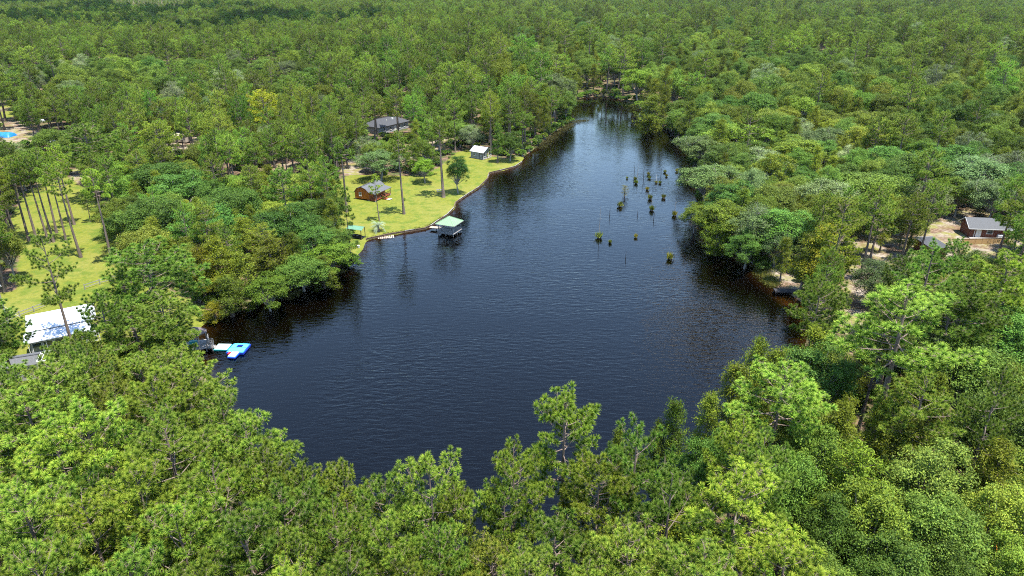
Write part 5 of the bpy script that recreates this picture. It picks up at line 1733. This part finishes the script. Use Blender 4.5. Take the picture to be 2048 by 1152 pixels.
# --- utility pole, rail fence
pb = at(20, 660, .5)
po = thing('utility_pole', 'thin grey wooden utility pole leaning slightly at the left edge', 'utility pole', (pb.x, pb.y, gz(pb.x, pb.y)))
MB().tube([(0, 0, -.1), (.05, .1, 4), (.0, .3, 8.4)], [.14, .12, .09], 8).build('shaft', M['bark_grey'], po)
MB().box((0, .28, 7.7), (1.5, .1, .12)).build('cross_arm', M['wood_grey'], po)
for x in (-.6, .6): MB().tube([(x, .28, 7.76), (x, .28, 7.95)], .05, 6).build('insulator', M['white'], po)
MB().box((.16, 0, 3.4), (.18, .14, .4)).build('meter_box', M['grey_metal'], po)
wr = thing('power_wire', 'thin pale wire running from the utility pole to the white-roofed building', 'wire', (pb.x, pb.y, gz(pb.x, pb.y)))
we = Vector((-78.6, 102.0, 4.3)) - wr.location
MB().tube([Vector((0.1, .2, 4.2)).lerp(we, t) - Vector((0, 0, 1.2 * t * (1 - t))) for t in np.linspace(0, 1, 12)], .012, 5).build('cable', M['white'], wr)


def rail_fence(pts, label):
    P = [at(u, v, .9) for u, v in pts]
    f = thing('rail_fence', label, 'fence', (P[0].x, P[0].y, 0), 0, 'grey rail fence on the big lawn')
    for i in range(len(P) - 1):
        a, b = P[i], P[i + 1]
        k = max(1, round((b - a).length / 2.5))
        for q in range(k):
            p0, p1 = a.lerp(b, q / k), a.lerp(b, (q + 1) / k)
            g0, g1 = gz(p0.x, p0.y), gz(p1.x, p1.y)
            o = Vector((P[0].x, P[0].y, 0))
            MB().box((p0.x - o.x, p0.y - o.y, g0 + .55), (.12, .12, 1.2)).build('post', M['wood_grey'], f)
            for z in (.45, .95):
                MB().bar(Vector((p0.x, p0.y, g0 + z)) - o, Vector((p1.x, p1.y, g1 + z)) - o, .05, .13).build('rail', M['wood_grey'], f)


rail_fence([(-30, 664), (0, 653), (40, 633), (95, 612)], 'grey rail fence behind the utility pole on the big lawn')
rail_fence([(170, 578), (200, 568), (238, 559), (300, 545)], 'grey rail fence between the lawn pines and the wooded point')

# --- palm with silvery fronds
pp_ = at(757, 462, .5)
pm = thing('palm', 'small squat palm with arching silvery green fronds on the lawn', 'palm', (pp_.x, pp_.y, gz(pp_.x, pp_.y)))
MB().tube([(0, 0, -.1), (.02, 0, .7), (0, .03, 1.3)], [.3, .26, .2], 9).build('trunk', M['bark'], pm)
for q in range(34):
    rs_ = random.Random(900 + q)
    az = q * 2.39996; el = rs_.uniform(.15, 1.25); L = rs_.uniform(1.9, 2.7)
    d = Vector((math.cos(az), math.sin(az), 0)); lat = Vector((-math.sin(az), math.cos(az), 0))
    pts = []
    for t in np.linspace(0, 1, 8):
        pts.append(d * (L * t * math.cos(el * (1 - .3 * t)) * .9) + Vector((0, 0, 1.3 + L * (math.sin(el) * t - (.35 + .55 * (1.3 - el)) * t * t))))
    V_, F_ = [], []
    for i in range(7):
        a, b = pts[i], pts[i + 1]
        for s_ in (-1, 1):
            wd = .42 * math.sin(math.pi * min(.95, (i + .8) / 8)) + .08
            for h2 in (0, .5):
                c0 = a.lerp(b, h2); k0 = len(V_)
                tip_ = c0 + lat * s_ * wd + (b - a) * .9 - Vector((0, 0, .08))
                V_ += [tuple(c0 - (b - a) * .09), tuple(c0 + (b - a) * .22), tuple(tip_)]
                F_.append((k0, k0 + 1, k0 + 2))
    me = np_mesh('frond', np.array(V_), [np.array(F_)], [M['frond']], col=np.tile(np.array([.27, .33, .22]) * rs_.uniform(.8, 1.2), (len(V_), 1)))
    link_obj('frond', me, None, pm)

# --- shrubs along the banks
SH = [(408, 636, 1.5, 1, 'bright green shrub on the bank behind the brown-roofed deck'), (1058, 302, 2.2, 0, 'yellow-green shrub at the waterline right of the weathered shed'), (1072, 288, 2.4, 2, 'golden shrub on the left bank above the lawn end'),
      (1100, 268, 2.0, 0, 'low green shrub on the left bank of the narrow arm'), (1120, 252, 1.8, 2, 'olive shrub on the reedy spit of the left bank'), (560, 592, 2.2, 3, 'dark shrub hanging over the water at the wooded point'),
      (610, 570, 2.4, 0, 'green shrub at the waterline of the wooded point'), (660, 545, 2.2, 2, 'yellowish shrub at the right end of the wooded point'), (692, 528, 2.0, 0, 'leafy shrub where the wooded point meets the lawn'),
      (500, 618, 2.2, 2, 'yellow-green shrub at the left end of the wooded point'), (1412, 452, 2.2, 2, 'bright shrub on the right bank above the reeds'), (1440, 485, 2.0, 0, 'green shrub behind the marsh grass of the right bank'),
      (1478, 500, 2.3, 3, 'dark green shrub left of the sandy beach'), (1505, 522, 2.2, 0, 'leafy shrub at the top of the sandy beach'), (1405, 415, 2.0, 2, 'shrub on the right bank facing the lone stumps'),
      (700, 470, 2.0, 0, 'green shrub crowding the green boat shelter'), (676, 500, 2.4, 3, 'dark shrub behind the white bucket'), (768, 400, 1.0, 2, 'low leafy bed under the cabin porch'), (808, 402, .8, 0, 'low planting beside the cabin steps'),
      (1265, 212, 2.0, 2, 'pale shrub at the far end of the lake'), (1150, 205, 1.8, 0, 'green shrub on the far left cove of the lake'), (1640, 500, 2.2, 3, 'dark shrub under the golden cypress on the right bank')]
for i, (u, v, h, mi, lab) in enumerate(SH):
    p = at(u, v, .4)
    m = SHRUBS[mi]
    e = thing('shrub', lab, 'shrub', (p.x, p.y, gz(p.x, p.y) - .1), i * 1.3, 'shrubs along the banks and the lawn')
    s_ = h / m['H']
    e.scale = (s_ * 1.15, s_ * 1.15, s_)
    link_obj('stem', m['trunk'], None, e); link_obj('foliage', m['crown'], None, e)

_ones = 'first second third fourth fifth sixth seventh eighth ninth tenth eleventh twelfth thirteenth fourteenth fifteenth sixteenth seventeenth eighteenth nineteenth'.split()
NTH = _ones + [w for t_ in (('twent', 'twenty'), ('thirt', 'thirty'), ('fort', 'forty'), ('fift', 'fifty'), ('sixt', 'sixty'), ('sevent', 'seventy')) for w in [t_[0] + 'ieth'] + [t_[1] + '-' + o for o in _ones[:9]]]
# continuous fringe of bushes at the waterline of the wooded banks
fringe = []
for line, lm in (([(1500, 520), (1475, 503), (1440, 483), (1416, 455), (1404, 430), (1404, 400), (1407, 370), (1402, 345)], 'the right bank'),
                 ([(1402, 345), (1392, 315), (1372, 289), (1355, 268), (1330, 253), (1304, 238), (1289, 220)], 'the right bank of the narrow arm'),
                 ([(1289, 220), (1266, 205), (1226, 193), (1180, 191), (1135, 200)], 'the far end of the lake'),
                 ([(1118, 214), (1132, 229), (1134, 245), (1116, 256), (1090, 273), (1075, 287), (1058, 298)], 'the left bank of the narrow arm'),
                 ([(700, 528), (650, 543), (600, 564), (560, 586), (520, 604), (470, 621)], 'the wooded point')):
    n = 0
    P = [at(u, v, .3) for u, v in line]
    for i in range(len(P) - 1):
        k = max(1, int((P[i + 1] - P[i]).length / 2.6))
        for q in range(k):
            c = P[i].lerp(P[i + 1], (q + random.random() * .7) / k)
            c += Vector((random.uniform(-1, 1), random.uniform(-.6, 1.6), 0))
            n += 1
            fringe.append((c.x, c.y, lm, n))
for (x, y, lm, n) in fringe:
    mi = random.choice([0, 0, 1, 2, 3, 3])
    m = SHRUBS[mi]
    h = random.uniform(1.3, 3.4)
    tone = ('leafy green', 'spreading green', 'yellow-green', 'dark green')[mi]
    e = thing('shrub', f'{tone} waterline shrub, {NTH[n - 1]} along {lm}', 'shrub', (x, y, max(gz(x, y), -.1) - .15), random.uniform(0, 6.28), 'bushes fringing the waterline')
    s_ = h / m['H']
    e.scale = (s_ * random.uniform(1, 1.4), s_ * random.uniform(1, 1.3), s_)
    link_obj('stem', m['trunk'], None, e); link_obj('foliage', m['crown'], None, e)

# --- stumps, snags and the young cypress standing in the water
def grass_tuft(seed, n=70, h=.9, r=.35):
    rs = np.random.default_rng(seed)
    b = np.stack([rs.normal(size=n) * r * .5, rs.normal(size=n) * r * .5, np.zeros(n)], 1)
    d = nrm(np.stack([rs.normal(size=n) * .38, rs.normal(size=n) * .38, np.ones(n)], 1)) * (h * rs.uniform(.5, 1.1, (n, 1)))
    s = nrm(np.cross(d, rs.normal(size=(n, 3)))) * .06
    V = np.stack([b - s, b + s, b + d * .6 + s * .8, b + d, b + d * .6 - s * .8], 1)
    c = np.array([.165, .185, .038]) * rs.uniform(.6, 1.3, (n, 1)) * np.array([1, 1, 1])
    return np_mesh('grass_tuft', V.reshape(-1, 3), [np.arange(n * 5).reshape(n, 5)], [M['leaf']], col=np.repeat(c, 5, 0))


TUFTS = [grass_tuft(500 + k, 80, .95, .42) for k in range(4)]
STUMPS = [(1240, 413, 1.25, 'leafy stump just below the young cypress in the water'), (1300, 398, 1.2, 'grassy stump in the centre of the drowned stumps'), (1303, 421, 1.25, 'tall-tufted stump below the central grassy stump'),
          (1327, 396, 1.0, 'sparse stump right of the central grassy stump'), (1349, 431, 1.1, 'stump with a forked snag nearest the right bank'), (1299, 357, .9, 'upper stump of the pair beyond the centre'), (1297, 350, .9, 'small stump touching the upper pair'),
          (1272, 367, 1.0, 'front stump of the pair with two tall snags'), (1270, 360, .9, 'rear stump of the pair with two tall snags'), (1312, 366, .7, 'little stump with a pale spike'), (1320, 367, .75, 'little stump right of the pale spike'),
          (1330, 345, .8, 'farther of the two stumps up toward the narrow arm'), (1333, 353, .7, 'nearer of the two stumps up toward the narrow arm'), (1354, 343, .9, 'reddish stump farthest toward the right bank'), (1254, 357, .6, 'tiny stump farthest left of the far group'),
          (1294, 380, .9, 'reddish stump behind the central grassy stump'), (1198, 476, 1.3, 'bushy yellow-green stump at the foot of the tall white snag'), (1220, 486, .75, 'small stump right of the tall white snag'), (1272, 475, .8, 'lone small stump in the middle of the open water'), (1340, 518, 1.3, 'lone bushy stump nearest the camera')]
for i, (u, v, s, lab) in enumerate(STUMPS):
    p = at(u, v)
    s *= .8
    e = thing('stump', lab, 'stump', (p.x, p.y, 0), i * .9, 'drowned stumps in the lake')
    MB().tube([(0, 0, -1.2), (0, 0, .12 * s), (0, 0, .34 * s)], [.55 * s, .42 * s, .30 * s], 9).build('wood', M['wood_dark'] if i % 3 else M['bark'], e)
    c = link_obj('grass_tuft', TUFTS[i % 4], None, e)
    c.location = (0, 0, .25 * s); c.scale = (s * 1.25, s * 1.25, s * 1.35)
    c.color = random.choice([(1, 1, 1, 1), (1.25, .95, .7, 1), (.85, 1, .8, 1)])
    k = link_obj('grass_tuft', TUFTS[(i + 1) % 4], None, e); k.location = (.12 * s, -.1 * s, .2 * s); k.scale = (s, s, s * 1.05); k.rotation_euler = (0, 0, 2.1)
SNAGS = [(1198, 470, 7.0, 'bark_grey', 'tall thin white dead trunk rising from the bushy stump'), (1349, 428, 3.6, 'bark_grey', 'forked pale snag beside the right bank stump'), (1268, 357, 4.0, 'wood_dark', 'left one of the two dark snags in the far stumps'), (1274, 358, 4.4, 'bark_grey', 'right one of the two dark snags in the far stumps'),
         (1287, 360, 4.0, 'wood_dark', 'slender dark snag between the snag pair and the stumps'), (1322, 352, 2.6, 'wood_dark', 'short dark snag near the two upper stumps'), (1219, 432, 2.2, 'wood_dark', 'short snag left of the young cypress stump'), (1275, 432, 1.4, 'wood_dark', 'stubby black post in front of the central stumps'),
         (1307, 440, 2.0, 'wood_dark', 'short dark post in front of the tall-tufted stump'), (1251, 517, 1.6, 'wood_dark', 'lone thin post standing in the open water'), (1312, 363, 2.2, 'white', 'pale spike on the little stump'), (1244, 402, 1.2, 'wood_dark', 'black post at the foot of the young cypress'), (1303, 416, 2.8, 'bark_grey', 'thin grey snag behind the tall-tufted stump')]
for i, (u, v, h, mt, lab) in enumerate(SNAGS):
    p = at(u, v)
    e = thing('snag', lab, 'dead trunk', (p.x, p.y, 0), i * 1.1, 'dead snags standing in the lake')
    lx, ly = random.uniform(-.06, .06) * h, random.uniform(-.06, .06) * h
    MB().tube([(0, 0, -1), (lx * .5, ly * .3, h * .5), (lx, ly, h)], [.085, .06, .025], 6).build('stem', M[mt], e)
    if h > 2.5:
        for q in range(3):
            z = h * (.55 + .13 * q); a = q * 2.2 + i
            MB().tube([(lx * z / h, ly * z / h, z), (lx + math.cos(a) * .35, ly + math.sin(a) * .35, z + .35)], [.035, .015], 4).build('twig', M[mt], e)
p = at(1249, 394)
yc = thing('young_cypress', 'pale young cypress growing out of the water among the stumps', 'tree', (p.x, p.y, -.3))
yc.scale = (.62, .62, .36)
ycm = cypress_model(350, 10, 3.0, 16, 7, 10, .5, .12, c0=(.14, .145, .055), c1=(.24, .235, .11), power=.35)
link_obj('trunk', ycm['trunk'], None, yc); link_obj('crown', ycm['crown'], None, yc)
# leaning dead tree on the right bank
p = at(1520, 497, .4)
dd = thing('dead_tree', 'bare white leaning dead tree on the right bank above the beach', 'tree', (p.x, p.y, gz(p.x, p.y)))
MB().tube([(0, 0, -.2), (-.8, .4, 3), (-2.0, .9, 6.6), (-2.6, 1.0, 8.4)], [.22, .19, .13, .05], 8).build('trunk', M['bark_grey'], dd)
for (a, b) in (((-1.4, .6, 4.8), (.2, -.2, 6.4)), ((-2.0, .9, 6.4), (-3.6, .3, 7.4)), ((-2.2, .9, 7.0), (-1.2, 1.6, 8.6)), ((-1.1, .5, 3.9), (-2.9, .1, 4.9))):
    mid = (Vector(a) + Vector(b)) / 2 + Vector((0, 0, .25))
    MB().tube([a, mid, b], [.08, .055, .02], 5).build('limb', M['bark_grey'], dd)

# --- marsh grass along the water
def marsh(name, label, line, n, width, h, col, seed):
    rs = np.random.default_rng(seed)
    P = np.array([at(u, v)[:2] for u, v in line])
    seg = rs.integers(0, len(P) - 1, n); t = rs.uniform(0, 1, (n, 1))
    b2 = P[seg] * (1 - t) + P[seg + 1] * t + rs.normal(size=(n, 2)) * width * .5
    b = np.concatenate([b2, np.full((n, 1), -.1)], 1)
    k = 6
    b = np.repeat(b, k, 0) + np.concatenate([rs.normal(size=(n * k, 2)) * .16, np.zeros((n * k, 1))], 1)
    N_ = n * k
    b[:, 2] = np.maximum(ground_z(b[:, 0], b[:, 1]), -.15)
    d = nrm(np.stack([rs.normal(size=N_) * .5, rs.normal(size=N_) * .5, np.ones(N_)], 1)) * (h * rs.uniform(.4, 1.1, (N_, 1)))
    s = nrm(np.cross(d, rs.normal(size=(N_, 3)))) * .05
    V = np.stack([b - s, b + s, b + d], 1)
    c = np.array(col) * rs.uniform(.55, 1.35, (N_, 1))
    me = np_mesh(name, V.reshape(-1, 3), [np.arange(N_ * 3).reshape(N_, 3)], [M['leaf']], col=np.repeat(c, 3, 0))
    return tag(link_obj(name, me), label, 'marsh grass', kind='stuff')


marsh('marsh_grass', 'brownish marsh grass in the shallows of the right bank', [(1402, 450), (1415, 470), (1440, 492), (1475, 508), (1500, 528)], 1500, 2.6, .5, (.15, .125, .045), 1)
marsh('marsh_grass', 'yellow-green reeds in front of the sandy beach', [(1515, 530), (1532, 556), (1548, 572)], 700, 1.6, .5, (.14, .14, .03), 2)
marsh('marsh_grass', 'tan reed spit on the left bank of the narrow arm', [(1075, 296), (1098, 278), (1125, 258), (1142, 247), (1168, 240)], 1500, 3.0, .6, (.16, .14, .05), 3)
marsh('marsh_grass', 'green reed patch at the far right end of the lake', [(1255, 208), (1270, 212), (1284, 218)], 500, 3.0, .8, (.14, .16, .04), 4)
marsh('marsh_grass', 'thin reeds at the far left cove', [(1130, 205), (1150, 202), (1165, 201)], 300, 2.0, .6, (.14, .15, .04), 5)
marsh('marsh_grass', 'olive reeds along the wooded point', [(575, 598), (600, 580), (640, 560), (690, 540)], 500, 1.0, .6, (.12, .12, .035), 6)
marsh('marsh_grass', 'short grass fringe on the seawall bank', [(735, 479), (790, 467), (850, 457), (896, 430)], 400, .5, .3, (.12, .14, .03), 7)

# --- the orange tannin puddle at the lower right
pu = at(1992, 1112, .5)
mpz = gz(pu.x, pu.y)
mm, nt_, b_ = new_mat('orange_water')
b_.inputs['Base Color'].default_value = (.32, .12, .015, 1); b_.inputs['Roughness'].default_value = .1
vs_ = [(math.cos(t) * 1.1 * (1 + .25 * math.sin(3 * t)), math.sin(t) * 2.4 * (1 + .2 * math.cos(2 * t + 1)), 0) for t in np.linspace(0, 2 * math.pi, 28, endpoint=False)]
me = bpy.data.meshes.new('puddle'); me.from_pydata(vs_, [], [tuple(range(28))])
o = link_obj('puddle', me, mm); o.location = (pu.x, pu.y, mpz + .10)
tag(o, kind='structure')


# ------------------------------------------------------------------ summer air over the woods
hz, nth, bh = new_mat('haze_air')
nth.nodes.remove(bh)
pv = nth.nodes.new('ShaderNodeVolumePrincipled')
pv.inputs['Color'].default_value = (.80, .90, 1.0, 1)
pv.inputs['Density'].default_value = HAZE
pv.inputs['Anisotropy'].default_value = .2
nth.links.new(pv.outputs[0], nth.nodes['Material Output'].inputs['Volume'])
ho = MB().box((0, 3700, 32), (11000, 9400, 72)).build('haze', hz)
tag(ho, kind='stuff')
ho['label'] = 'faint pale blue summer haze over the distant woods'
ho['category'] = 'haze'
